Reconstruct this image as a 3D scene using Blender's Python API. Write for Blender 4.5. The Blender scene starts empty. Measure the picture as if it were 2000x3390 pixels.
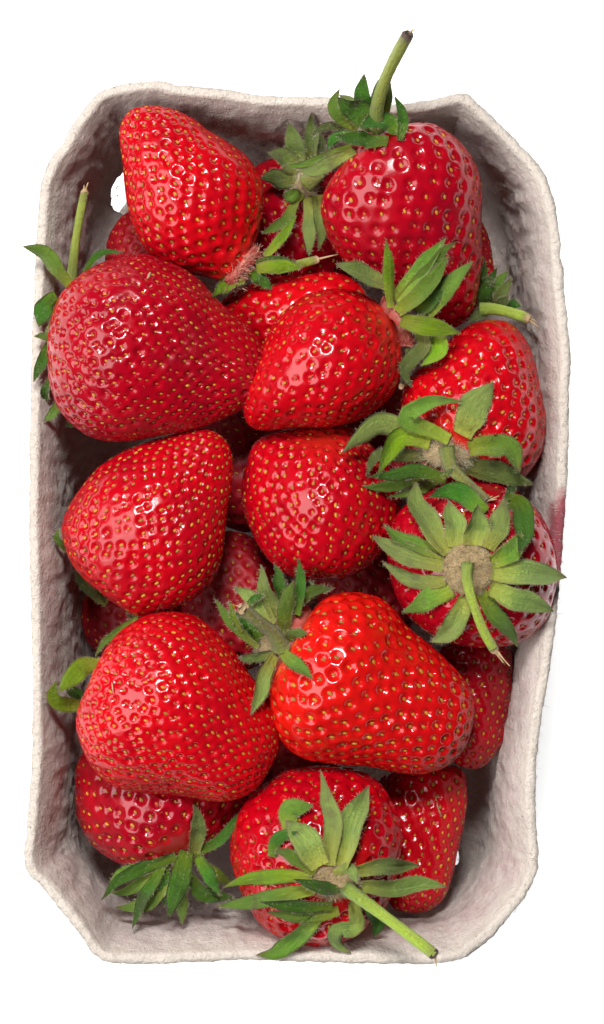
import bpy, math, random
import numpy as np
from mathutils import Vector, Matrix, noise as mnoise

# ------------------------------------------------------------------ camera, light, exposure
scene = bpy.context.scene
col = scene.collection
MM = 0.001
K = 0.065            # mm per photo pixel on the rim plane
RIM = 62.0           # rim height above the table, mm
DCAM = 750.0         # camera distance above the rim, mm
cam_d = bpy.data.cameras.new('camera')
cam = bpy.data.objects.new('camera', cam_d)
col.objects.link(cam)
cam.location = (0, 0, (RIM + DCAM) * MM)
cam.rotation_euler = (0, 0, 0)
cam_d.sensor_fit = 'VERTICAL'
cam_d.sensor_height = 36.0
cam_d.lens = 36.0 * DCAM / (3390 * K)
cam_d.clip_start = 0.02
cam_d.clip_end = 20.0
scene.camera = cam

world = bpy.data.worlds.new('World')
scene.world = world
world.use_nodes = True
world.node_tree.nodes['Background'].inputs[0].default_value = (0.95, 0.97, 1.0, 1)
world.node_tree.nodes['Background'].inputs[1].default_value = 0.03


def area(name, loc, target, sx, sy, power, colr):
    d = bpy.data.lights.new(name, 'AREA')
    d.shape = 'RECTANGLE'
    d.size, d.size_y = sx, sy
    d.energy = power
    d.color = colr
    o = bpy.data.objects.new(name, d)
    col.objects.link(o)
    o.location = loc
    v = Vector(target) - Vector(loc)
    o.rotation_euler = v.to_track_quat('-Z', 'Y').to_euler()
    return o


area('softbox_light', (-0.66, -0.10, 0.90), (0, 0, 0.05), 1.05, 0.78, 13.5, (1.0, 0.985, 0.97))
area('key_light', (-0.06, 0.46, 1.06), (0, 0, 0.05), 0.22, 0.20, 12.5, (1.0, 0.985, 0.96))

scene.render.engine = 'CYCLES'
scene.cycles.use_denoising = True
scene.cycles.max_bounces = 8
scene.view_settings.view_transform = 'Standard'
scene.view_settings.look = 'None'
scene.view_settings.exposure = 0.0
scene.view_settings.gamma = 1.0
scene.view_settings.use_curve_mapping = False

rng = np.random.default_rng(7)
random.seed(7)


# ------------------------------------------------------------------ coordinates
def px2mm(px, py, z):
    """photo pixel -> mm in the plane z (mm, relative to the rim)"""
    s = K * (DCAM - z) / DCAM
    return (px - 1000.0) * s, -(py - 1695.0) * s


def mm2px(x, y, z):
    s = K * (DCAM - z) / DCAM
    return x / s + 1000.0, -y / s + 1695.0


def V(pts):
    """outline traced on the reduced view -> photo pixels"""
    return [(x * 1.3477, y * 1.3477) for x, y in pts]


class Crop:
    def __init__(self, x0, y0, s):
        self.x0, self.y0, self.s = x0, y0, s

    def __call__(self, pts):
        return [(self.x0 + x * self.s, self.y0 + y * self.s) for x, y in pts]


# ------------------------------------------------------------------ curve helpers
def catmull_closed(pts, n):
    P = np.array(pts, float)
    m = len(P)
    out = []
    per = 24
    for i in range(m):
        p0, p1, p2, p3 = P[(i - 1) % m], P[i], P[(i + 1) % m], P[(i + 2) % m]
        t = np.linspace(0, 1, per, endpoint=False)[:, None]
        out.append(0.5 * ((2 * p1) + (-p0 + p2) * t + (2 * p0 - 5 * p1 + 4 * p2 - p3) * t ** 2
                          + (-p0 + 3 * p1 - 3 * p2 + p3) * t ** 3))
    C = np.concatenate(out)
    d = np.linalg.norm(np.roll(C, -1, 0) - C, axis=1)
    s = np.concatenate([[0], np.cumsum(d)])
    C2 = np.vstack([C, C[:1]])
    q = np.linspace(0, s[-1], n, endpoint=False)
    return np.stack([np.interp(q, s, C2[:, k]) for k in range(C.shape[1])], 1)


def catmull_open(pts, n):
    P = np.array(pts, float)
    if len(P) == 2:
        P = np.array([P[0], (P[0] + P[1]) / 2, P[1]])
    E = np.vstack([2 * P[0] - P[1], P, 2 * P[-1] - P[-2]])
    out = []
    for i in range(1, len(E) - 2):
        p0, p1, p2, p3 = E[i - 1], E[i], E[i + 1], E[i + 2]
        t = np.linspace(0, 1, 24, endpoint=False)[:, None]
        out.append(0.5 * ((2 * p1) + (-p0 + p2) * t + (2 * p0 - 5 * p1 + 4 * p2 - p3) * t ** 2
                          + (-p0 + 3 * p1 - 3 * p2 + p3) * t ** 3))
    C = np.vstack(out + [P[-1:]])
    d = np.linalg.norm(np.diff(C, axis=0), axis=1)
    s = np.concatenate([[0], np.cumsum(d)])
    q = np.linspace(0, s[-1], n)
    return np.stack([np.interp(q, s, C[:, k]) for k in range(C.shape[1])], 1)


def vnoise(P, scale, seed=0.0, octaves=1):
    """cheap smooth noise (sum of rotated sines), P in mm -> about -1..1"""
    r = np.random.default_rng(int(seed * 1000) + 17)
    acc = np.zeros(len(P))
    amp, tot, sc = 1.0, 0.0, scale
    for o in range(octaves):
        for k in range(5):
            d = r.normal(size=3)
            d /= np.linalg.norm(d)
            f = sc * (0.6 + 0.8 * r.random())
            acc += amp * np.sin(P @ d * f + r.random() * 6.283 + 1.3 * np.sin(P @ d[[1, 2, 0]] * f * 0.7))
        tot += amp * 3.2
        amp *= 0.55
        sc *= 2.1
    return acc / tot


def lattice_noise(P, freq, seed=0):
    """value noise on a lattice, vectorised; P (N,3) mm, freq 1/mm"""
    Q = P * freq + seed * 13.7 + 500.0
    I = np.floor(Q).astype(np.int64)
    F = Q - I
    F = F * F * (3 - 2 * F)

    def h(i, j, k):
        n = (i * 73856093) ^ (j * 19349663) ^ (k * 83492791) ^ (seed * 2654435)
        n = (n ^ (n >> 13)) * 1274126177
        n &= 0x7fffffff
        return ((n ^ (n >> 16)) & 0xffff) / 32767.5 - 1.0
    r = 0
    for a in (0, 1):
        for b in (0, 1):
            for c in (0, 1):
                w = ((F[:, 0] if a else 1 - F[:, 0]) * (F[:, 1] if b else 1 - F[:, 1])
                     * (F[:, 2] if c else 1 - F[:, 2]))
                r = r + w * h(I[:, 0] + a, I[:, 1] + b, I[:, 2] + c)
    return r


def fbm(P, freq, seed=0, octaves=3):
    r, a = 0, 1.0
    for o in range(octaves):
        r = r + a * lattice_noise(P, freq * 2 ** o, seed + o)
        a *= 0.5
    return r / 1.7


# ------------------------------------------------------------------ mesh helpers (mm, z relative to the rim)
def mesh_from(name, verts_mm, faces, smooth=True, attrs=None):
    """verts (N,3) mm relative to rim -> Blender mesh in metres; faces list of (M,3|4) int arrays"""
    v = np.array(verts_mm, float)
    v = v * MM
    me = bpy.data.meshes.new(name)
    me.vertices.add(len(v))
    me.vertices.foreach_set('co', v.astype(np.float32).ravel())
    loops, starts, totals = [], [], []
    off = 0
    for f in faces:
        f = np.asarray(f, np.int32)
        if f.size == 0:
            continue
        k = f.shape[1]
        loops.append(f.ravel())
        starts.append(off + np.arange(len(f), dtype=np.int32) * k)
        totals.append(np.full(len(f), k, np.int32))
        off += f.size
    L = np.concatenate(loops)
    me.loops.add(len(L))
    me.loops.foreach_set('vertex_index', L)
    S = np.concatenate(starts)
    me.polygons.add(len(S))
    me.polygons.foreach_set('loop_start', S)
    me.polygons.foreach_set('loop_total', np.concatenate(totals))
    me.polygons.foreach_set('use_smooth', np.full(len(S), smooth, bool))
    if attrs:
        for an, arr in attrs.items():
            a = me.attributes.new(an, 'FLOAT', 'POINT')
            a.data.foreach_set('value', np.asarray(arr, np.float32))
    me.update()
    me.validate()
    return me


def place(name, me, mat, parent=None, origin=None, kind=None):
    """mesh whose verts are absolute (mm rel. rim) -> object; origin mm removed from the verts"""
    o = bpy.data.objects.new(name, me)
    if mat:
        me.materials.append(mat)
    col.objects.link(o)
    if origin is not None:
        org = Vector(((origin[0]) * MM, (origin[1]) * MM, (origin[2]) * MM))
        me.transform(Matrix.Translation(-org))
        if parent is None:
            o.location = (org.x, org.y, org.z + RIM * MM)
    elif parent is None:
        o.location = (0, 0, RIM * MM)
    if parent:
        o.parent = parent
    if kind:
        o['kind'] = kind
    return o


def quads_grid(nu, nt, closed_t=True):
    i = np.arange(nu - 1)[:, None]
    j = np.arange(nt if closed_t else nt - 1)[None, :]
    j2 = (j + 1) % nt
    a = i * nt + j
    b = i * nt + j2
    c = (i + 1) * nt + j2
    d = (i + 1) * nt + j
    return np.stack([a, b, c, d], -1).reshape(-1, 4)


# ------------------------------------------------------------------ materials
def new_mat(name):
    m = bpy.data.materials.new(name)
    m.use_nodes = True
    nt = m.node_tree
    return m, nt, nt.nodes['Principled BSDF']


def N(nt, typ, **kw):
    n = nt.nodes.new(typ)
    for k, v in kw.items():
        setattr(n, k, v)
    return n


def noise_node(nt, scale, detail=4, rough=0.6, coord=None):
    n = N(nt, 'ShaderNodeTexNoise')
    n.inputs['Scale'].default_value = scale
    n.inputs['Detail'].default_value = detail
    n.inputs['Roughness'].default_value = rough
    if coord is not None:
        nt.links.new(coord, n.inputs['Vector'])
    return n


def ramp(nt, fac, stops):
    r = N(nt, 'ShaderNodeValToRGB')
    e = r.color_ramp.elements
    e[0].position, e[0].color = stops[0][0], (*stops[0][1], 1)
    e[1].position, e[1].color = stops[-1][0], (*stops[-1][1], 1)
    for p, c in stops[1:-1]:
        x = e.new(p)
        x.color = (*c, 1)
    nt.links.new(fac, r.inputs[0])
    return r


def mapr(nt, fac, a, b, c, d):
    r = N(nt, 'ShaderNodeMapRange')
    r.inputs[1].default_value, r.inputs[2].default_value = a, b
    r.inputs[3].default_value, r.inputs[4].default_value = c, d
    nt.links.new(fac, r.inputs[0])
    return r.outputs[0]


def mixc(nt, fac, a, b, blend='MIX'):
    m = N(nt, 'ShaderNodeMix', data_type='RGBA', blend_type=blend)
    for sock, v in ((m.inputs[0], fac), (m.inputs[6], a), (m.inputs[7], b)):
        if isinstance(v, bpy.types.NodeSocket):
            nt.links.new(v, sock)
        elif isinstance(v, (int, float)):
            sock.default_value = v
        else:
            sock.default_value = (*v, 1)
    return m.outputs[2]


def flesh_material(name, base, dark, shoulder, matte, rough, ripe=None):
    m, nt, b = new_mat(name)
    tc = N(nt, 'ShaderNodeTexCoord').outputs['Object']
    au = N(nt, 'ShaderNodeAttribute', attribute_name='along').outputs['Fac']
    n1 = noise_node(nt, 90, 4, 0.55, tc)
    f1 = mapr(nt, n1.outputs[0], 0.42, 0.72, 0, 1)
    c = mixc(nt, f1, base, dark)
    nq = noise_node(nt, 48, 3, 0.5, tc)
    c = mixc(nt, mapr(nt, nq.outputs[0], 0.54, 0.70, 0, 0.7), c, (base[0] * 1.2, base[1] * 1.5 + 0.003, base[2]))
    n2 = noise_node(nt, 420, 3, 0.6, tc)
    c = mixc(nt, mapr(nt, n2.outputs[0], 0.45, 0.8, 0, 0.35), c, tuple(x * 0.72 for x in dark))
    # paler ripening shoulder close to the calyx
    n3 = noise_node(nt, 160, 3, 0.5, tc)
    wob = N(nt, 'ShaderNodeMath', operation='MULTIPLY_ADD')
    nt.links.new(n3.outputs[0], wob.inputs[0])
    wob.inputs[1].default_value = 0.22
    nt.links.new(au, wob.inputs[2])
    c = mixc(nt, mapr(nt, wob.outputs[0], 0.12, 0.30, 0.85, 0.0), c, shoulder)
    if ripe:
        c = mixc(nt, mapr(nt, wob.outputs[0], 0.38, 0.85, 0.0, 0.9), c, ripe)
    nt.links.new(c, b.inputs['Base Color'])
    n4 = noise_node(nt, 75, 5, 0.6, tc)
    rr = ramp(nt, n4.outputs[0], [(0.0, (rough,) * 3), (0.52, (rough,) * 3), (0.62, (rough + matte,) * 3), (1, (rough + matte,) * 3)])
    nt.links.new(rr.outputs[0], b.inputs['Roughness'])
    b.inputs['Specular IOR Level'].default_value = 0.46
    b.inputs['Subsurface Weight'].default_value = 0.12
    b.inputs['Subsurface Radius'].default_value = (1.0, 0.12, 0.06)
    b.inputs['Subsurface Scale'].default_value = 0.0012
    n5 = noise_node(nt, 1500, 3, 0.6, tc)
    n6 = noise_node(nt, 380, 2, 0.5, tc)
    add = N(nt, 'ShaderNodeMath', operation='MULTIPLY_ADD')
    nt.links.new(n6.outputs[0], add.inputs[0])
    add.inputs[1].default_value = 3.0
    nt.links.new(n5.outputs[0], add.inputs[2])
    bp = N(nt, 'ShaderNodeBump')
    bp.inputs['Strength'].default_value = 0.14
    bp.inputs['Distance'].default_value = 0.00016
    nt.links.new(add.outputs[0], bp.inputs['Height'])
    nt.links.new(bp.outputs[0], b.inputs['Normal'])
    return m


def seed_material(name, c1, c2, c3):
    m, nt, b = new_mat(name)
    oi = N(nt, 'ShaderNodeObjectInfo').outputs['Random']
    r = ramp(nt, oi, [(0.0, c1), (0.45, c2), (0.8, c3), (1.0, c1)])
    tc = N(nt, 'ShaderNodeTexCoord').outputs['Object']
    n = noise_node(nt, 1800, 2, 0.5, tc)
    c = mixc(nt, mapr(nt, n.outputs[0], 0.4, 0.75, 0, 0.5), r.outputs[0], tuple(x * 0.6 for x in c2))
    nt.links.new(c, b.inputs['Base Color'])
    b.inputs['Roughness'].default_value = 0.5
    b.inputs['Specular IOR Level'].default_value = 0.3
    return m


def leaf_material(name, base, alt, basecol, tipcol, rough=0.55, sheen=0.25, through=0.0):
    m, nt, b = new_mat(name)
    along = N(nt, 'ShaderNodeAttribute', attribute_name='along').outputs['Fac']
    across = N(nt, 'ShaderNodeAttribute', attribute_name='across').outputs['Fac']
    tc = N(nt, 'ShaderNodeTexCoord').outputs['Object']
    oi = N(nt, 'ShaderNodeObjectInfo').outputs['Random']
    cmb = N(nt, 'ShaderNodeCombineXYZ')
    mul = N(nt, 'ShaderNodeMath', operation='MULTIPLY')
    nt.links.new(across, mul.inputs[0])
    mul.inputs[1].default_value = 11.0
    nt.links.new(mul.outputs[0], cmb.inputs[0])
    nt.links.new(along, cmb.inputs[1])
    mul2 = N(nt, 'ShaderNodeMath', operation='MULTIPLY')
    nt.links.new(oi, mul2.inputs[0])
    mul2.inputs[1].default_value = 37.0
    nt.links.new(mul2.outputs[0], cmb.inputs[2])
    nv = noise_node(nt, 2.6, 5, 0.65, cmb.outputs[0])
    nb = noise_node(nt, 260, 4, 0.6, tc)
    c = mixc(nt, mapr(nt, nb.outputs[0], 0.35, 0.7, 0, 1), base, alt)
    c = mixc(nt, mapr(nt, nv.outputs[0], 0.40, 0.62, 0.0, 0.75), c, tuple(x * 1.6 for x in base))
    # dry blotches and pale brownish margins
    nd = noise_node(nt, 120, 3, 0.6, tc)
    c = mixc(nt, mapr(nt, nd.outputs[0], 0.60, 0.70, 0.0, 0.55), c, tuple(0.55 * x + 0.02 for x in tipcol))
    ab = N(nt, 'ShaderNodeMath', operation='ABSOLUTE')
    nt.links.new(across, ab.inputs[0])
    c = mixc(nt, mapr(nt, ab.outputs[0], 0.80, 1.0, 0.0, 0.55), c, tipcol)
    c = mixc(nt, mapr(nt, along, 0.0, 0.42, 0.85, 0.0), c, basecol)
    tw = N(nt, 'ShaderNodeMath', operation='MULTIPLY_ADD')
    nt.links.new(nb.outputs[0], tw.inputs[0])
    tw.inputs[1].default_value = 0.25
    nt.links.new(along, tw.inputs[2])
    c = mixc(nt, mapr(nt, tw.outputs[0], 0.98, 1.12, 0.0, 0.8), c, tipcol)
    hsv = N(nt, 'ShaderNodeHueSaturation')
    nt.links.new(mapr(nt, oi, 0, 1, 0.75, 1.35), hsv.inputs['Value'])
    nt.links.new(mapr(nt, oi, 0, 1, 0.480, 0.505), hsv.inputs['Hue'])
    hsv.inputs['Saturation'].default_value = 1.06
    nt.links.new(c, hsv.inputs['Color'])
    nt.links.new(hsv.outputs[0], b.inputs['Base Color'])
    b.inputs['Roughness'].default_value = rough
    b.inputs['Specular IOR Level'].default_value = 0.35
    b.inputs['Sheen Weight'].default_value = sheen
    b.inputs['Sheen Roughness'].default_value = 0.5
    bp = N(nt, 'ShaderNodeBump')
    bp.inputs['Strength'].default_value = 0.9
    bp.inputs['Distance'].default_value = 0.0006
    vs = N(nt, 'ShaderNodeMath', operation='ADD')
    nt.links.new(nv.outputs[0], vs.inputs[0])
    nfi = noise_node(nt, 1400, 2, 0.5, tc)
    nt.links.new(nfi.outputs[0], vs.inputs[1])
    nt.links.new(vs.outputs[0], bp.inputs['Height'])
    nt.links.new(bp.outputs[0], b.inputs['Normal'])
    if through:
        tr = N(nt, 'ShaderNodeBsdfTranslucent')
        nt.links.new(hsv.outputs[0], tr.inputs['Color'])
        mx = N(nt, 'ShaderNodeMixShader')
        mx.inputs[0].default_value = through
        nt.links.new(b.outputs[0], mx.inputs[1])
        nt.links.new(tr.outputs[0], mx.inputs[2])
        nt.links.new(mx.outputs[0], nt.nodes['Material Output'].inputs['Surface'])
    return m


def plain_material(name, c1, c2, scale, rough=0.7, bump=0.0003):
    m, nt, b = new_mat(name)
    tc = N(nt, 'ShaderNodeTexCoord').outputs['Object']
    n = noise_node(nt, scale, 5, 0.65, tc)
    c = mixc(nt, mapr(nt, n.outputs[0], 0.32, 0.7, 0, 1), c1, c2)
    nt.links.new(c, b.inputs['Base Color'])
    b.inputs['Roughness'].default_value = rough
    bp = N(nt, 'ShaderNodeBump')
    bp.inputs['Strength'].default_value = 0.7
    bp.inputs['Distance'].default_value = bump
    nt.links.new(n.outputs[0], bp.inputs['Height'])
    nt.links.new(bp.outputs[0], b.inputs['Normal'])
    return m


def pulp_material():
    m, nt, b = new_mat('moulded_paper_pulp')
    tc = N(nt, 'ShaderNodeTexCoord').outputs['Object']
    n1 = noise_node(nt, 55, 5, 0.6, tc)
    n2 = noise_node(nt, 900, 6, 0.75, tc)
    c = mixc(nt, mapr(nt, n1.outputs[0], 0.35, 0.7, 0, 1), (0.67, 0.605, 0.54), (0.575, 0.51, 0.455))
    c = mixc(nt, mapr(nt, n2.outputs[0], 0.42, 0.62, 0, 0.75), c, (0.72, 0.655, 0.58))
    # bounce light from the fruit, painted as a pinkish tint inside the walls
    ins = N(nt, 'ShaderNodeAttribute', attribute_name='inside').outputs['Fac']
    n3 = noise_node(nt, 32, 4, 0.6, tc)
    mu = N(nt, 'ShaderNodeMath', operation='MULTIPLY')
    nt.links.new(ins, mu.inputs[0])
    nt.links.new(mapr(nt, n3.outputs[0], 0.36, 0.64, 0.05, 0.75), mu.inputs[1])
    c = mixc(nt, mu.outputs[0], c, (0.66, 0.55, 0.525))
    ng = noise_node(nt, 2300, 3, 0.7, tc)
    c = mixc(nt, mapr(nt, ng.outputs[0], 0.40, 0.62, 0.0, 0.24), c, (0.45, 0.38, 0.34))
    mpn = N(nt, 'ShaderNodeMapping')
    mpn.inputs['Scale'].default_value = (1.0, 1.0, 0.16)
    nt.links.new(tc, mpn.inputs['Vector'])
    nstk = noise_node(nt, 420, 5, 0.7, mpn.outputs[0])
    mst = N(nt, 'ShaderNodeMath', operation='MULTIPLY')
    nt.links.new(ins, mst.inputs[0])
    nt.links.new(mapr(nt, nstk.outputs[0], 0.46, 0.64, 0.0, 0.75), mst.inputs[1])
    c = mixc(nt, mst.outputs[0], c, (0.54, 0.40, 0.38))
    # dark specks
    n4 = noise_node(nt, 950, 1, 0.4, tc)
    c = mixc(nt, mapr(nt, n4.outputs[0], 0.755, 0.79, 0, 0.6), c, (0.12, 0.09, 0.07))
    # pink fruit stain on the rim
    st = N(nt, 'ShaderNodeAttribute', attribute_name='stain').outputs['Fac']
    ad = N(nt, 'ShaderNodeMath', operation='MULTIPLY_ADD')
    n5 = noise_node(nt, 260, 4, 0.65, tc)
    nt.links.new(n5.outputs[0], ad.inputs[0])
    ad.inputs[1].default_value = 0.9
    nt.links.new(st, ad.inputs[2])
    c = mixc(nt, mapr(nt, ad.outputs[0], 0.62, 1.0, 0, 0.92), c, (0.36, 0.055, 0.085))
    nt.links.new(c, b.inputs['Base Color'])
    b.inputs['Roughness'].default_value = 0.95
    b.inputs['Specular IOR Level'].default_value = 0.15
    b.inputs['Sheen Weight'].default_value = 0.15
    nb = noise_node(nt, 1300, 5, 0.7, tc)
    nb2 = noise_node(nt, 330, 4, 0.6, tc)
    s = N(nt, 'ShaderNodeMath', operation='MULTIPLY_ADD')
    nt.links.new(nb2.outputs[0], s.inputs[0])
    s.inputs[1].default_value = 2.0
    nt.links.new(nb.outputs[0], s.inputs[2])
    bp = N(nt, 'ShaderNodeBump')
    bp.inputs['Strength'].default_value = 0.9
    bp.inputs['Distance'].default_value = 0.00055
    nt.links.new(s.outputs[0], bp.inputs['Height'])
    nt.links.new(bp.outputs[0], b.inputs['Normal'])
    return m


M_SEED_Y = seed_material('seed_yellow', (0.56, 0.26, 0.022), (0.42, 0.17, 0.018), (0.25, 0.12, 0.022))
M_SEED_R = seed_material('seed_reddish', (0.46, 0.08, 0.025), (0.42, 0.045, 0.02), (0.46, 0.20, 0.03))
LEAF = {
    'p': leaf_material('sepal_underside_pale', (0.25, 0.35, 0.09), (0.17, 0.265, 0.06), (0.50, 0.52, 0.09), (0.28, 0.20, 0.11), 0.6, 0.08, 0.22),
    'm': leaf_material('sepal_mid_green', (0.125, 0.245, 0.035), (0.18, 0.30, 0.05), (0.40, 0.46, 0.06), (0.22, 0.16, 0.07), 0.5, 0.05, 0.25),
    'd': leaf_material('sepal_upper_dark', (0.045, 0.145, 0.016), (0.075, 0.20, 0.024), (0.18, 0.27, 0.025), (0.12, 0.09, 0.05), 0.42, 0.04, 0.2),
    'y': leaf_material('sepal_bright_green', (0.22, 0.37, 0.028), (0.14, 0.285, 0.022), (0.46, 0.50, 0.08), (0.22, 0.20, 0.07), 0.5, 0.05, 0.3),
    'g': leaf_material('sepal_olive', (0.095, 0.135, 0.03), (0.135, 0.175, 0.045), (0.30, 0.30, 0.06), (0.12, 0.085, 0.045), 0.55, 0.08, 0.2),
}
M_STEM = leaf_material('stem_green', (0.27, 0.38, 0.04), (0.34, 0.44, 0.06), (0.16, 0.22, 0.04), (0.20, 0.22, 0.05), 0.5, 0.2)
M_STEM_D = leaf_material('stem_olive', (0.14, 0.16, 0.025), (0.19, 0.21, 0.04), (0.15, 0.19, 0.03), (0.15, 0.12, 0.04), 0.5, 0.25)
M_DRY = plain_material('dry_fibre', (0.50, 0.36, 0.19), (0.30, 0.19, 0.10), 1500)
M_SCAR = plain_material('stem_scar_dark', (0.05, 0.035, 0.025), (0.13, 0.08, 0.06), 1500)
M_DISC = plain_material('calyx_disc_felt', (0.40, 0.29, 0.145), (0.25, 0.165, 0.075), 700, 0.95, 0.0006)
M_NECK = plain_material('receptacle_pink', (0.50, 0.17, 0.12), (0.42, 0.03, 0.035), 500, 0.5, 0.0005)
M_STAMEN = plain_material('stamen_dry', (0.50, 0.30, 0.19), (0.42, 0.07, 0.08), 700)
M_HAIR = plain_material('plant_hair', (0.55, 0.52, 0.38), (0.42, 0.36, 0.22), 300)
M_PULP = pulp_material()
M_FIBRE = plain_material('pulp_fibre', (0.66, 0.60, 0.54), (0.55, 0.49, 0.44), 300)


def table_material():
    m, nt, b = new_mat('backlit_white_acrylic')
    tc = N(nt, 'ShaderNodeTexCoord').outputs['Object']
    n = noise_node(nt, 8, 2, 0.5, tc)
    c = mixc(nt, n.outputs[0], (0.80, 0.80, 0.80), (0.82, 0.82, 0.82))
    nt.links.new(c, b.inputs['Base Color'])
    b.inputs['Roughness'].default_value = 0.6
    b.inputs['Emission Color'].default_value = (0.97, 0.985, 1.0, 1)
    b.inputs['Emission Strength'].default_value = 0.72  # added glow keeps the ground white and washes out the tray's shadow
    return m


# ------------------------------------------------------------------ setting: plain white ground with an added glow
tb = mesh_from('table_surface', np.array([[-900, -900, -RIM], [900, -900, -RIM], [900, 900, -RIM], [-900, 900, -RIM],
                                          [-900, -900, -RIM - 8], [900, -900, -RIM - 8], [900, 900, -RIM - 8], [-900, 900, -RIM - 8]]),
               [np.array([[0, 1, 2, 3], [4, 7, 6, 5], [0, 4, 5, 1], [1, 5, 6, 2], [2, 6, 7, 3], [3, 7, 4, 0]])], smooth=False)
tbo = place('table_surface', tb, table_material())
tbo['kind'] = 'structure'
tbo['label'] = 'plain white surface under the tray with an added glow'

# ------------------------------------------------------------------ height maps (what lies highest under a pixel)
CELL = 8.0
HW, HH = 252, 426


def empty_map():
    return np.full((HH, HW), -1e3)


def splat(hm, P):
    px, py = mm2px(P[:, 0], P[:, 1], P[:, 2])
    i = np.clip((py / CELL).astype(int), 0, HH - 1)
    j = np.clip((px / CELL).astype(int), 0, HW - 1)
    np.maximum.at(hm, (i, j), P[:, 2])
    return hm


def look(hm, px, py):
    i = np.clip((np.asarray(py) / CELL).astype(int), 0, HH - 1)
    j = np.clip((np.asarray(px) / CELL).astype(int), 0, HW - 1)
    return hm[i, j]


# ------------------------------------------------------------------ the tray
RIM_PX = [(116, 708), (124, 630), (133, 586), (162, 519), (202, 465), (243, 391), (286, 338), (330, 293), (411, 268), (526, 258),
          (593, 273), (640, 276), (741, 286), (876, 307), (1000, 309), (1067, 311), (1135, 320), (1210, 329), (1290, 334), (1350, 330),
          (1431, 320), (1526, 299), (1566, 317), (1647, 391), (1728, 472), (1802, 559), (1836, 640), (1856, 735), (1868, 849),
          (1883, 1020), (1899, 1188), (1893, 1289), (1892, 1424), (1886, 1599), (1880, 1671), (1876, 1766), (1863, 1927), (1853, 2022),
          (1839, 2157), (1812, 2325), (1799, 2400), (1785, 2535), (1782, 2670), (1791, 2800), (1792, 2850), (1785, 2899), (1748, 2973),
          (1687, 3047), (1633, 3108), (1573, 3155), (1540, 3180), (1472, 3195), (1337, 3199), (1135, 3195), (1000, 3191), (809, 3186),
          (607, 3195), (472, 3199), (357, 3192), (318, 3174), (290, 3148), (249, 3087), (202, 3027), (135, 2946), (88, 2899), (71, 2838),
          (78, 2750), (91, 2602), (98, 2501), (98, 2399), (96, 2224), (94, 2089), (88, 1820), (86, 1685), (88, 1599), (91, 1357),
          (98, 1087), (106, 885), (114, 750)]


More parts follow.
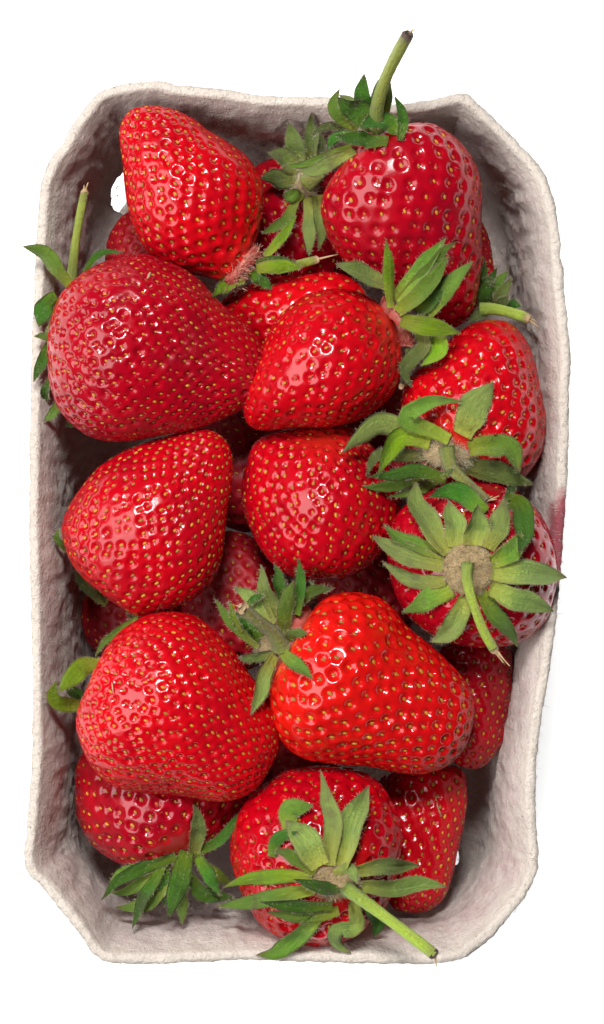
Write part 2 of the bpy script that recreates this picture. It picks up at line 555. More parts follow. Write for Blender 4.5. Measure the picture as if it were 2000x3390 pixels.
def build_tray():
    NT = 980
    rim = np.array([px2mm(x, y, 0) for x, y in RIM_PX])
    C = catmull_closed(rim, NT)

    def smooth(A, k):
        for _ in range(k):
            A = (np.roll(A, 1, 0) + 2 * A + np.roll(A, -1, 0)) / 4
        return A
    T = np.roll(C, -1, 0) - np.roll(C, 1, 0)
    T = smooth(T, 90)
    T /= np.linalg.norm(T, axis=1)[:, None]
    Nn = np.stack([-T[:, 1], T[:, 0]], 1)      # candidate inward normal
    cen = C.mean(0)
    if np.sum((cen - C) * Nn) < 0:
        Nn = -Nn
    Cs = smooth(C, 220)                         # softened outline for the lower wall
    # inner wall profile: (inset mm, z mm)
    rows = []
    prof = []
    zs = np.linspace(-0.9, -45, 42)
    for z in zs:
        t = -z / 58.0
        ins = 2.4 + 3.0 * (1 - math.exp(z / 7.0)) + 4.2 * t + 0.6 * math.sin(t * 3.1)
        prof.append((ins, z, 0.0))
    # rounded toe into the floor
    i0 = prof[-1][0]
    for a in np.linspace(0, math.pi / 2, 10)[1:]:
        prof.append((i0 + 13 * (1 - math.cos(a)) + 0.5, -45 - 13 * math.sin(a), 0.0))
    ilast = prof[-1][0]
    floor_rows = [(ilast, -58.0, f) for f in (0.08, 0.18, 0.3, 0.45, 0.6, 0.75, 0.88, 0.96)]
    prof = prof + floor_rows

    def ring(ins, z, f, dz=0):
        w = min(1.0, max(0.0, -z / 30.0))
        B = C * (1 - w) + Cs * w + Nn * ins
        B = B * (1 - f) + cen * f
        return np.column_stack([B, np.full(NT, z)])
    inner = np.array([ring(*p) for p in prof])            # (R,NT,3)
    R = len(prof)
    th = 2.1
    outer = []
    for (ins, z, f) in prof:
        outer.append(ring(ins - th, z - (1.6 if z < -44 else 0.0), f))
    outer = np.array(outer)
    # rim cap rows between inner[0] and outer[0]
    top = []
    for a in (0.18, 0.4, 0.65, 0.85):
        ins = prof[0][0] - a * th - (0.4 if a > 0.8 else 0)
        top.append(ring(ins, -0.35 + 0.6 * math.sin(a * math.pi) ** 0.35, 0.0))
    top = np.array(top)
    # rows order: inner floor .. inner top, cap, outer top .. outer floor
    G = np.concatenate([inner[::-1], top, outer])
    nr = len(G)
    P = G.reshape(-1, 3)
    # relief: coarse waviness and crinkles
    inside = np.zeros((nr, NT))
    inside[:R] = 1.0
    # fade to the rim
    for k in range(R):
        z = prof[R - 1 - k][1]
        inside[k] = min(1.0, max(0.0, (-z - 0.5) / 5.0))
    Pn = np.column_stack([P[:, 0], P[:, 1], P[:, 2] * 0.42])
    f1 = fbm(Pn, 0.10, 3, 3)
    f2 = fbm(Pn, 0.42, 9, 3)
    rid = 1 - np.abs(fbm(Pn, 0.22, 21, 2)) * 2
    f3 = fbm(P, 1.1, 31, 2)
    disp = 0.7 * f1 + 0.46 * f2 + 0.50 * np.clip(rid, 0, 1) + 0.20 * f3 + 0.07 * fbm(P, 2.4, 63, 2)
    tz = np.clip((-P[:, 2] - 0.5) / 8.0, 0, 1)
    disp = disp * (0.30 + 0.70 * tz) + (1 - tz) * 0.10 * fbm(P, 2.2, 51, 2)
    # normals from the grid
    dU = np.gradient(G, axis=0)
    dT = (np.roll(G, -1, 1) - np.roll(G, 1, 1))
    nn = np.cross(dU, dT)
    nn /= np.linalg.norm(nn, axis=2)[..., None] + 1e-9
    nn = nn.reshape(-1, 3)
    # make normals point out of the material on the inner face (towards the middle)
    mid = nn[(R // 2) * NT: (R // 2 + 1) * NT]
    if np.sum(mid[:, :2] * (cen - P[(R // 2) * NT:(R // 2 + 1) * NT, :2])) < 0:
        nn = -nn
    # outer copies move with the inner face so that the wall keeps its thickness
    D = disp.reshape(nr, NT)
    ri = np.clip(R + 4 + np.arange(R), 0, nr - 1)
    D[ri] = -D[:R][::-1] * 0.8
    capn = np.zeros_like(P)
    P = P + nn * D.reshape(-1, 1)
    # the rim edge is torn and uneven in height
    rimz = 0.55 * fbm(np.column_stack([C * 1.0, np.zeros(NT)]), 0.06, 5, 2)
    fr = np.zeros(nr)
    fr[R - 6:R + 10] = 1.0
    P = P.reshape(nr, NT, 3)
    P[:, :, 2] += fr[:, None] * rimz[None, :]
    edge = fbm(np.column_stack([C, np.zeros(NT)]), 0.5, 41, 2) + 0.9 * fbm(np.column_stack([C, np.zeros(NT)]), 1.3, 43, 2)
    P[R + 1:R + 8, :, :2] -= Nn[None] * (0.20 * edge)[None, :, None]
    # holes through the wall toe
    cells = np.zeros((nr - 1, NT), bool)
    Q = P[:R].reshape(-1, 3)
    qx, qy = mm2px(Q[:, 0], Q[:, 1], Q[:, 2])
    ns = fbm(Q, 0.55, 77, 3)
    hf = np.full(len(Q), 9.0)
    for (hx, hy, ax, ay, rot) in ((412, 645, 44, 76, 0.15), (1496, 2822, 24, 46, -0.25)):
        dx, dy = qx - hx, qy - hy
        ux = (dx * math.cos(rot) + dy * math.sin(rot)) / ax
        uy = (-dx * math.sin(rot) + dy * math.cos(rot)) / ay
        hf = np.minimum(hf, ux ** 2 + uy ** 2 + 0.30 * ns - 1)
    hf = hf.reshape(R, NT)
    hm = hf < 0
    hole = hm[:-1] & hm[1:] & np.roll(hm, -1, 1)[:-1] & np.roll(hm, -1, 1)[1:]     # (R-1,NT) inner cells
    P0 = P.copy()
    for r_, t_ in zip(*np.nonzero(hm)):
        best = None
        for dr, dt in ((1, 0), (-1, 0), (0, 1), (0, -1), (1, 1), (-1, -1), (1, -1), (-1, 1)):
            r3, t3 = r_ + dr, (t_ + dt) % NT
            if 0 <= r3 < R and not hm[r3, t3]:
                k_ = hf[r_, t_] / (hf[r_, t_] - hf[r3, t3])
                if best is None or k_ < best[0]:
                    best = (k_, r3, t3)
        if best:
            k_, r3, t3 = best
            P[r_, t_] = P0[r_, t_] * (1 - k_) + P0[r3, t3] * k_
            P[nr - 1 - r_, t_] = P0[nr - 1 - r_, t_] * (1 - k_) + P0[nr - 1 - r3, t3] * k_
    keep = np.ones((nr - 1, NT), bool)
    keep[:R - 1] &= ~hole
    oh = hole[::-1]
    keep[R + 4:R + 4 + R - 1] &= ~oh
    q = quads_grid(nr, NT).reshape(nr - 1, NT, 4)
    faces = q[keep]
    # bridge hole borders inner <-> outer

    def inn(r, t):
        return r * NT + t % NT

    def out(r, t):
        return (nr - 1 - r) * NT + t % NT
    br = []
    for r, t in zip(*np.nonzero(hole)):
        if not hole[r - 1, t] if r > 0 else False:
            br.append((inn(r, t), inn(r, t + 1), out(r, t + 1), out(r, t)))
        if r + 1 < R - 1 and not hole[r + 1, t]:
            br.append((inn(r + 1, t), inn(r + 1, t + 1), out(r + 1, t + 1), out(r + 1, t)))
        if not hole[r, (t - 1) % NT]:
            br.append((inn(r, t), inn(r + 1, t), out(r + 1, t), out(r, t)))
        if not hole[r, (t + 1) % NT]:
            br.append((inn(r, t + 1), inn(r + 1, t + 1), out(r + 1, t + 1), out(r, t + 1)))
    Pf = P.reshape(-1, 3)
    # close floor centres with fans
    ci, co = len(Pf), len(Pf) + 1
    Pf = np.vstack([Pf, [[cen[0], cen[1], -58.0]], [[cen[0], cen[1], -59.6]]])
    j = np.arange(NT)
    fan1 = np.stack([j, np.full(NT, ci), (j + 1) % NT], 1)
    b0 = (nr - 1) * NT
    fan2 = np.stack([b0 + j, b0 + (j + 1) % NT, np.full(NT, co)], 1)
    ins_attr = np.concatenate([inside.ravel(), [1, 0]])
    stx, sty = px2mm(1868, 1785, 0)
    dd = np.sqrt(((Pf[:, 0] - stx) / 4.6) ** 2 + ((Pf[:, 1] - sty) / 12.5) ** 2)
    stain = np.clip(1.0 - dd, 0, 1) ** 0.6
    fl = [faces, fan1, fan2]
    if br:
        fl.append(np.array(br))
    me = mesh_from('shell', Pf, fl, attrs={'inside': ins_attr, 'stain': stain})
    root = bpy.data.objects.new('berry_tray', None)
    col.objects.link(root)
    root.location = (0, 0, 0)
    root['label'] = 'open rectangular grey-white moulded pulp tray holding the strawberries'
    root['category'] = 'tray'
    o = bpy.data.objects.new('shell', me)
    me.materials.append(M_PULP)
    col.objects.link(o)
    o.parent = root
    o.location = (0, 0, RIM * MM)
    # loose fibres on the torn rim and round the holes
    fv, ff = [], []
    r2 = random.Random(3)
    src = []
    for _ in range(2200):
        t = r2.randrange(NT)
        src.append((P[R + r2.randrange(0, 6), t], -Nn[t] * r2.choice((1, 1, 1, -0.5))))
    hb = [(r, t) for r, t in zip(*np.nonzero(hole)) if not (hole[max(r - 1, 0), t] and hole[min(r + 1, R - 2), t]
                                                            and hole[r, t - 1] and hole[r, (t + 1) % NT])]
    for _ in range(160):
        if hb:
            r, t = r2.choice(hb)
            src.append((P[r, t], np.array([r2.uniform(-1, 1), r2.uniform(-1, 1)])))
    for p, d in src:
        L = r2.uniform(0.35, 1.3)
        d3 = np.array([d[0], d[1], r2.uniform(-0.4, 0.7)]) + np.array([r2.gauss(0, .5), r2.gauss(0, .5), 0])
        d3 /= np.linalg.norm(d3)
        d4 = d3 + np.array([r2.gauss(0, .5), r2.gauss(0, .5), r2.gauss(0, .3)])
        w = 0.05
        s = np.cross(d3, [0.2, 0.3, 1])
        s = s / np.linalg.norm(s) * w
        u = np.cross(d3, s)
        a = p - d3 * 0.2
        m_ = p + d3 * L * 0.5
        e = m_ + d4 * L * 0.5
        k = len(fv)
        for q_, sc in ((a, 1), (m_, 0.9)):
            for ang in (0, 2.094, 4.189):
                fv.append(q_ + (s * math.cos(ang) + u * math.sin(ang)) * sc)
        fv.append(e)
        for x in range(3):
            y = (x + 1) % 3
            ff.append((k + x, k + y, k + 3 + y))
            ff.append((k + x, k + 3 + y, k + 3 + x))
            ff.append((k + 3 + x, k + 3 + y, k + 6))
    fm = mesh_from('fibres', np.array(fv), [np.array(ff)])
    fo = bpy.data.objects.new('fibres', fm)
    fm.materials.append(M_FIBRE)
    col.objects.link(fo)
    fo.parent = root
    fo.location = (0, 0, RIM * MM)
    fo['kind'] = 'stuff'
    hmap = empty_map()
    Pd = P[:R + 6]
    for a, b in ((0, 0), (0.5, 0), (0, 0.5), (0.5, 0.5)):
        X = Pd[:-1] * (1 - a) + Pd[1:] * a
        X = X * (1 - b) + np.roll(X, -1, 1) * b
        splat(hmap, X.reshape(-1, 3))
    return hmap


TRAY_MAP = build_tray()


# ------------------------------------------------------------------ strawberries
class Body:
    """shape function (along, turn) -> mm; along 0 = calyx, 1 = tip"""

    def __init__(self, spec):
        self.s = spec
        z0 = spec['z']
        self.z0 = z0
        self.seed = spec['seed']
        ol = np.array([px2mm(x, y, z0) for x, y in spec['outline']])
        self.ol = catmull_closed(ol, 720)
        A = np.array(px2mm(*spec['calyx'], z0))
        if spec['type'] == 'lie':
            B = np.array(px2mm(*spec['tip'], z0))
            ia = np.argmin(np.linalg.norm(self.ol - A, axis=1))
            ib = np.argmin(np.linalg.norm(self.ol - B, axis=1))
            r = np.roll(self.ol, -ia, 0)
            k = (ib - ia) % 720
            one = r[:k + 1]
            two = np.vstack([r[k:], r[:1]])[::-1]

            def rs(Q, n=400):
                d = np.linalg.norm(np.diff(Q, axis=0), axis=1)
                s = np.concatenate([[0], np.cumsum(d)])
                q = np.linspace(0, s[-1], n)
                return np.stack([np.interp(q, s, Q[:, i]) for i in (0, 1)], 1)
            self.L, self.R = rs(one), rs(two)
        else:
            self.c = self.ol.mean(0)
            v = self.ol - self.c
            ang = np.arctan2(v[:, 1], v[:, 0])
            o = np.argsort(ang)
            self.ang = np.concatenate([ang[o] - 2 * np.pi, ang[o], ang[o] + 2 * np.pi])
            rr = np.linalg.norm(v, axis=1)[o]
            self.rad = np.concatenate([rr, rr, rr])
            d = A - self.c
            th = math.atan2(d[1], d[0])
            rho = np.linalg.norm(d) / np.interp(th, self.ang, self.rad)
            rho = min(rho, 0.97)
            a = np.array([rho * math.cos(th), rho * math.sin(th), math.sqrt(1 - rho * rho)])
            e1 = np.cross(a, [0.31, 0.77, 0.2])
            e1 /= np.linalg.norm(e1)
            self.a, self.e1, self.e2 = a, e1, np.cross(a, e1)

    def eval(self, U, TH):
        s = self.s
        if s['type'] == 'lie':
            q = np.linspace(0, 1, 400)
            L = np.stack([np.interp(U, q, self.L[:, i]) for i in (0, 1)], -1)
            R = np.stack([np.interp(U, q, self.R[:, i]) for i in (0, 1)], -1)
            C, h = (L + R) / 2, (R - L) / 2
            hl = np.linalg.norm(h, axis=-1)
            P = np.empty(U.shape + (3,))
            P[..., :2] = C + h * np.cos(TH)[..., None]
            P[..., 2] = self.z0 + s.get('tilt', 0) * (0.5 - U) + hl * s.get('dep', 0.88) * np.sin(TH)
        else:
            ph = np.pi * U
            n = (self.a * np.cos(ph)[..., None] + (self.e1 * np.cos(TH)[..., None] + self.e2 * np.sin(TH)[..., None]) * np.sin(ph)[..., None])
            th = np.arctan2(n[..., 1], n[..., 0])
            rho = np.sqrt(n[..., 0] ** 2 + n[..., 1] ** 2)
            R = np.interp(th, self.ang, self.rad)
            # a soft centre keeps the outline wobble out of the middle
            Rm = self.rad.mean()
            R = Rm + (R - Rm) * np.clip(rho, 0, 1)
            P = np.empty(U.shape + (3,))
            P[..., 0] = self.c[0] + R * rho * np.cos(th)
            P[..., 1] = self.c[1] + R * rho * np.sin(th)
            P[..., 2] = self.z0 + s['h'] * n[..., 2]
            # hollow under the calyx
            dip = s.get('dip', 0)
            if dip:
                P -= self.a * (dip * np.exp(-(U / 0.13) ** 2))[..., None]
        sh = P.shape
        Q = P.reshape(-1, 3)
        l = vnoise(Q, 0.16, self.seed) * s.get('lump', 0.5) + vnoise(Q, 0.33, self.seed + 3) * s.get('lump', 0.5) * 0.35
        cen = Q.mean(0)
        dirn = Q - cen if len(Q) > 50 else Q - self.cen
        if len(Q) > 50:
            self.cen = cen
        dirn = dirn / (np.linalg.norm(dirn, axis=1)[:, None] + 1e-9)
        return (Q + dirn * l[:, None]).reshape(sh)


def seed_mesh(name, mat):
    vs, fs = [], []
    nu, ntt = 6, 8
    for i in range(1, nu):
        a = math.pi * i / nu
        yy = -math.cos(a)
        rr = math.sin(a) * (1.0 - 0.22 * yy)
        for j in range(ntt):
            b = 2 * math.pi * j / ntt
            vs.append((0.43 * rr * math.cos(b), 0.66 * yy, 0.34 * rr * math.sin(b)))
    n = len(vs)
    vs += [(0, -0.66, 0), (0, 0.74, 0)]
    q = quads_grid(nu - 1, ntt)
    f0 = [(n, (j + 1) % ntt, j) for j in range(ntt)]
    f1 = [(n + 1, (nu - 2) * ntt + j, (nu - 2) * ntt + (j + 1) % ntt) for j in range(ntt)]
    me = mesh_from(name, np.array(vs), [q[:, ::-1], np.array(f0), np.array(f1)])
    me.materials.append(mat)
    return me


SEED_Y = seed_mesh('seed_yellow', M_SEED_Y)
SEED_R = seed_mesh('seed_reddish', M_SEED_R)

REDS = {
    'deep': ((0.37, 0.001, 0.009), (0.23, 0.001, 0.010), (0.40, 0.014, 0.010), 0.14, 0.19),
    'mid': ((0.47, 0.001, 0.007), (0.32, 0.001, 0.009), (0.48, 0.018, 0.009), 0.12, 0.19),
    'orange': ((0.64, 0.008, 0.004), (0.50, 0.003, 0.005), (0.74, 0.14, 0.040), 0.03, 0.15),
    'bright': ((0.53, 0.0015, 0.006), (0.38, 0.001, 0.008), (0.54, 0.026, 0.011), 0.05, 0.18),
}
BERRIES = {}


def build_berry(key, spec, label):
    spec.setdefault('seed', (len(BERRIES) + 1) * 0.37)
    b = Body(spec)
    st = spec.get('step', 0.42)
    # size estimate
    per = np.linalg.norm(np.roll(b.ol, -1, 0) - b.ol, axis=1).sum()
    NTH = int(np.clip(per * 0.86 / st, 120, 330))
    NU = int(np.clip(per * 0.5 / st, 90, 200))
    if spec['type'] == 'lie':
        u = np.linspace(0, 1, NU)
        u = 0.004 + 0.992 * (0.55 * u + 0.45 * (0.5 - 0.5 * np.cos(np.pi * u)))
    else:
        u = np.linspace(0.006, 0.994, NU)
    th = np.linspace(0, 2 * np.pi, NTH, endpoint=False)
    U, TH = np.meshgrid(u, th, indexing='ij')
    P = b.eval(U, TH)
    dU = np.gradient(P, axis=0)
    dT = np.roll(P, -1, 1) - np.roll(P, 1, 1)
    nn = np.cross(dU, dT)
    nn /= np.linalg.norm(nn, axis=2)[..., None] + 1e-12
    cen = P.reshape(-1, 3).mean(0)
    flip = np.sum(nn * (P - cen)) < 0
    if flip:
        nn = -nn
    # ---- seeds: phyllotaxis with even area, denser towards the tip
    cell = np.linalg.norm(np.cross(dU, dT / 2), axis=2).sum(1)
    dens = cell * (spec.get('d0', 0.55) + (1.25 - spec.get('d0', 0.55)) * u ** 1.2)
    cum = np.concatenate([[0], np.cumsum(dens)])
    cum /= cum[-1]
    uu = np.concatenate([[0], (u[1:] + u[:-1]) / 2, [1]])
    sp = spec.get('spacing', 3.7) * 0.89
    NS = int(cell.sum() / (sp * sp * 0.80))
    r = np.random.default_rng(int(b.seed * 100))
    fi = (np.arange(NS) + 0.5 + r.normal(0, 0.24, NS)) / NS
    su = np.interp(np.clip(fi, 0.001, 0.999), cum, uu)
    sth = np.arange(NS) * 2.399963 + r.normal(0, 0.035, NS) + b.seed
    ok = (su > spec.get('bare', 0.085)) & (su < 0.992)
    su, sth = su[ok], sth[ok] % (2 * np.pi)
    NS = len(su)
    gi = np.interp(su, u, np.arange(NU))
    gj = sth / (2 * np.pi) * NTH
    i0 = np.clip(gi.astype(int), 0, NU - 2)
    fi_ = (gi - i0)[:, None]
    j0 = gj.astype(int) % NTH
    fj = (gj - np.floor(gj))[:, None]
    j1 = (j0 + 1) % NTH

    def samp(A):
        return (A[i0, j0] * (1 - fi_) + A[i0 + 1, j0] * fi_) * (1 - fj) + (A[i0, j1] * (1 - fi_) + A[i0 + 1, j1] * fi_) * fj
    SP, SN, SU = samp(P), samp(nn), samp(dU)
    SN /= np.linalg.norm(SN, axis=1)[:, None]
    D2 = ((SP[:, None] - SP[None]) ** 2).sum(2) + np.eye(NS) * 1e6
    nd = np.sqrt(np.sort(D2, axis=1)[:, :3].mean(1))
    rp = np.clip(0.47 * nd, 0.6, spec.get('pit', 1.75) * 1.08) * r.uniform(0.82, 1.14, NS)
    dep = 0.50 * rp * spec.get('pitdepth', 1.0) * r.uniform(0.65, 1.2, NS)
    PV = P.reshape(-1, 3)
    disp = np.zeros(len(PV))
    for c0 in range(0, len(PV), 6000):
        X = PV[c0:c0 + 6000]
        d2 = (X ** 2).sum(1)[:, None] + (SP ** 2).sum(1)[None] - 2 * X @ SP.T
        d2 = np.sqrt(np.maximum(d2, 0)) / rp[None]
        k = d2.argmin(1)
        t = d2[np.arange(len(X)), k]
        # ridge between two pits bulges a little
        s_ = np.clip((t - 0.36) / 0.64, 0, 1)
        s_ = s_ * s_ * (3 - 2 * s_)
        disp[c0:c0 + 6000] = -dep[k] * (1 - s_)
    fade = np.clip((U.ravel() - 0.03) / 0.06, 0, 1)
    skin = 0.035 * fbm(PV, 0.9, int(b.seed * 50), 2)
    PD = PV + nn.reshape(-1, 3) * (disp * fade + skin)[:, None]
    PD = np.vstack([PD, PD[:NTH].mean(0), PD[-NTH:].mean(0)])
    n0 = NU * NTH
    q = quads_grid(NU, NTH)
    j = np.arange(NTH)
    f0 = np.stack([np.full(NTH, n0), (j + 1) % NTH, j], 1)
    f1 = np.stack([np.full(NTH, n0 + 1), (NU - 1) * NTH + j, (NU - 1) * NTH + (j + 1) % NTH], 1)
    if not flip:
        pass
    else:
        q, f0, f1 = q[:, ::-1], f0[:, ::-1], f1[:, ::-1]
    me = mesh_from('flesh', PD, [q, f0, f1], attrs={'along': np.concatenate([U.ravel(), [0, 1]])})
    zmin = PD[:, 2].min()
    org = (float(cen[0]), float(cen[1]), float(zmin))
    root = bpy.data.objects.new('strawberry', None)
    col.objects.link(root)
    root.empty_display_size = 0.01
    root.location = (org[0] * MM, org[1] * MM, (org[2] + RIM) * MM)
    root['label'] = label
    root['category'] = 'strawberry'
    root['group'] = 'strawberries in the pulp tray'
    base, dark, shoulder, matte, rough = REDS[spec['red']]
    mat = flesh_material('strawberry_flesh', base, dark, spec.get('shoulder', shoulder), spec.get('matte', matte), spec.get('rough', rough), spec.get('ripe'))
    place('flesh', me, mat, root, org)
    # ---- each seed an object sharing one of two meshes
    ytan = -SU
    pr = spec.get('redseeds', 0.25)
    sz = spec.get('seedsize', 1.0)
    lowest = cen[2] - 0.55 * (cen[2] - zmin)
    nbottom = 0
    for k in range(NS):
        if SP[k, 2] < lowest and SN[k, 2] < -0.45:
            continue                       # wholly underneath, never in view
        nrm = Vector(SN[k])
        y = Vector(ytan[k])
        y = (y - nrm * y.dot(nrm)).normalized()
        y = (y + nrm * 0.10 + Vector(r.normal(0, 0.12, 3))).normalized()
        x = y.cross(nrm).normalized()
        zz = x.cross(y).normalized()
        M = Matrix((x, y, zz)).transposed()
        o = bpy.data.objects.new('seed', SEED_R if r.random() < pr else SEED_Y)
        sc = 0.80 * sz * min(1.0, 0.72 + 0.2 * rp[k]) * r.uniform(0.74, 1.12)
        p = SP[k] - SN[k] * (dep[k] - 0.13)
        o.rotation_mode = 'QUATERNION'
        o.rotation_quaternion = M.to_quaternion()
        o.scale = (sc, sc, sc)
        o.location = ((p[0] - org[0]) * MM, (p[1] - org[1]) * MM, (p[2] - org[2]) * MM)
        o.parent = root
        col.objects.link(o)
    nh = 420
    hk = r.integers(0, NS, nh)
    hp = SP[hk] + r.normal(0, 0.9, (nh, 3))
    hp = SP[hk] + (hp - SP[hk]) - SN[hk] * np.sum((hp - SP[hk]) * SN[hk], 1)[:, None] - SN[hk] * 0.35
    b.hairs = (hp, SN[hk])
    hm = splat(empty_map(), PD)
    b.root, b.org, b.map = root, org, hm
    b.n0 = nn[0].mean(0)
    b.n0 /= np.linalg.norm(b.n0)
    b.p0 = PD[n0]
    BERRIES[key] = b
    return b


exec_specs = []
B = build_berry

B('top_left', dict(type='lie', z=-3, tilt=-10, red='bright', spacing=3.35, seedsize=1.0, calyx=(806, 868), tip=(410, 365), dep=0.9, pit=1.55, redseeds=0.12,
  outline=V([(312, 283), (292, 330), (298, 400), (308, 470), (322, 540), (342, 590), (375, 632), (430, 660), (500, 676), (552, 688), (585, 672), (606, 640),
             (632, 585), (646, 540), (650, 480), (634, 428), (602, 384), (560, 352), (510, 322), (470, 292), (415, 268), (350, 263)])),
  'conical strawberry at upper left, tip pointing to the tray corner')
B('top_right', dict(type='lie', z=-1, tilt=16, red='deep', spacing=4.3, calyx=V([(930, 362)])[0], tip=V([(1118, 802)])[0], dep=0.82, pit=1.5, pitdepth=0.85, lump=0.9, redseeds=0.5,
  shoulder=(0.62, 0.03, 0.012),
  outline=V([(880, 372), (835, 410), (795, 465), (780, 522), (795, 582), (830, 635), (880, 672), (940, 705), (1010, 745), (1075, 790), (1115, 804),
             (1150, 782), (1172, 735), (1182, 670), (1187, 600), (1190, 520), (1188, 450), (1165, 392), (1122, 345), (1062, 310), (1000, 312), (940, 345)])),
  'large dark red strawberry at the top with a long upright green stem')
B('behind_top', dict(type='lie', z=-27, tilt=10, red='deep', spacing=4.0, calyx=V([(740, 425)])[0], tip=V([(775, 720)])[0], step=0.6, matte=0.05,
  outline=V([(640, 400), (740, 390), (820, 420), (890, 500), (915, 600), (870, 690), (765, 720), (660, 690), (600, 590), (600, 480)])),
  'deep red strawberry wedged low between the two topmost strawberries, olive calyx facing up')
B('left_big', dict(type='lie', z=1, tilt=4, red='deep', spacing=2.85, pitdepth=1.2, calyx=V([(150, 760)])[0], tip=V([(655, 935)])[0], dep=0.85, pit=1.45, redseeds=0.62, matte=0.3, lump=0.6,
  seedsize=0.92,
  outline=V([(182, 690), (240, 648), (300, 626), (362, 622), (430, 650), (490, 690), (530, 735), (572, 775), (612, 815), (642, 862), (658, 912), (653, 952),
             (628, 985), (585, 1010), (520, 1038), (440, 1064), (350, 1081), (280, 1085), (222, 1070), (172, 1032), (140, 988), (121, 930), (116, 870), (124, 800), (145, 735)])),
  'large dark red strawberry against the left rim, tip pointing right')
B('behind_centre', dict(type='lie', z=-12, tilt=6, red='bright', spacing=3.5, calyx=V([(860, 760)])[0], tip=V([(560, 770)])[0], step=0.55, redseeds=0.05, pit=1.6,
  outline=V([(545, 742), (600, 702), (680, 682), (760, 672), (830, 674), (890, 705), (905, 770), (860, 840), (780, 890), (690, 900), (630, 870), (580, 820), (548, 780)])),
  'bright red strawberry half hidden behind the central strawberry')
B('centre', dict(type='pole', z=-2, h=19, red='bright', spacing=3.45, calyx=V([(975, 800)])[0], d0=0.6, pit=1.7, redseeds=0.5, pitdepth=0.9,
  outline=V([(708, 748), (755, 718), (830, 706), (890, 718), (940, 750), (975, 788), (992, 850), (988, 915), (968, 962), (930, 1000), (880, 1030), (800, 1053),
             (720, 1056), (650, 1060), (612, 1046), (598, 1008), (604, 965), (618, 922), (632, 880), (646, 836), (670, 788)])),
  'bright red strawberry in the middle with calyx on its right')
B('right_upper', dict(type='pole', z=-7, h=19, red='bright', spacing=3.7, calyx=V([(1105, 1105)])[0], pit=1.5, redseeds=0.08, dip=0.6, d0=0.7, matte=0.05,
  outline=V([(1205, 786), (1250, 796), (1286, 832), (1310, 882), (1326, 950), (1338, 1020), (1333, 1090), (1310, 1142), (1268, 1182), (1190, 1200), (1110, 1190),
             (1040, 1150), (995, 1080), (985, 1010), (990, 960), (1012, 922), (1068, 882), (1110, 830), (1158, 797)])),
  'strawberry along the right wall with hairy calyx leaves spreading left')
B('left_middle', dict(type='lie', z=-3, tilt=-4, red='mid', spacing=3.0, calyx=V([(185, 1400)])[0], tip=V([(562, 1082)])[0], dep=0.88, pit=1.45, redseeds=0.05, matte=0.12, pitdepth=0.95,
  outline=V([(152, 1300), (165, 1250), (195, 1202), (242, 1152), (310, 1112), (380, 1086), (450, 1062), (505, 1053), (548, 1070), (574, 1112), (578, 1180), (566, 1250),
             (556, 1330), (540, 1395), (500, 1448), (450, 1480), (390, 1500), (340, 1512), (305, 1498), (258, 1468), (210, 1428), (172, 1375)])),
  'broad red strawberry with many yellow seeds, middle of the left wall')
B('centre_low', dict(type='pole', z=-9, h=19, red='mid', spacing=3.1, calyx=V([(790, 1075)])[0], pit=1.5, redseeds=0.15, bare=0.02, d0=0.7, lump=1.0, matte=0.05,
  outline=V([(622, 1090), (660, 1062), (760, 1045), (850, 1050), (905, 1100), (955, 1170), (978, 1235), (968, 1282), (948, 1330), (920, 1370), (880, 1400), (820, 1420),
             (740, 1415), (680, 1387), (640, 1347), (610, 1292), (595, 1230), (600, 1155)])),
  'round dark red strawberry without visible calyx, directly below the central one')
B('right_calyx', dict(type='pole', z=-1, h=17, red='deep', spacing=4.2, calyx=V([(1156, 1372)])[0], pit=1.3, redseeds=0.35, d0=0.4, bare=0.12, dip=1.0, rough=0.10, matte=0.0, pitdepth=0.8,
  outline=V([(1042, 1212), (1105, 1184), (1200, 1177), (1268, 1200), (1318, 1242), (1350, 1302), (1368, 1380), (1364, 1450), (1342, 1518), (1290, 1568), (1220, 1588),
             (1122, 1584), (1050, 1555), (992, 1502), (957, 1440), (946, 1370), (955, 1302), (988, 1248)])),
  'strawberry seen from its calyx side, green leaf rosette with curved stem, right wall')
B('left_lower', dict(type='lie', z=2, tilt=3, red='bright', spacing=2.75, pitdepth=1.2, calyx=V([(222, 1672)])[0], tip=V([(655, 1905)])[0], dep=0.84, pit=1.42, redseeds=0.45, matte=0.12, lump=0.9,
  outline=V([(252, 1602), (290, 1550), (350, 1512), (420, 1503), (482, 1520), (532, 1560), (572, 1602), (612, 1660), (652, 1722), (680, 1780), (685, 1838), (670, 1882),
             (640, 1930), (600, 1960), (542, 1978), (480, 1974), (400, 1960), (320, 1940), (262, 1916), (220, 1880), (195, 1832), (184, 1780), (194, 1732), (213, 1692), (232, 1650)])),
  'large red strawberry at lower left with densely pitted skin')
B('centre_orange', dict(type='lie', z=1, tilt=6, red='orange', spacing=4.0, calyx=V([(715, 1610)])[0], tip=V([(1120, 1865)])[0], dep=0.86, pit=1.85, redseeds=0.0, seedsize=1.12, d0=0.45, ripe=(0.46, 0.003, 0.005),
  outline=V([(720, 1600), (742, 1555), (765, 1505), (805, 1460), (870, 1448), (930, 1460), (970, 1490), (1002, 1532), (1058, 1580), (1110, 1630), (1150, 1682), (1166, 1732), (1160, 1790), (1140, 1842),
             (1100, 1882), (1040, 1903), (980, 1900), (900, 1882), (820, 1872), (745, 1858), (695, 1822), (668, 1765), (664, 1700), (685, 1645)])),
  'orange-red strawberry with large yellow seeds, lower centre')
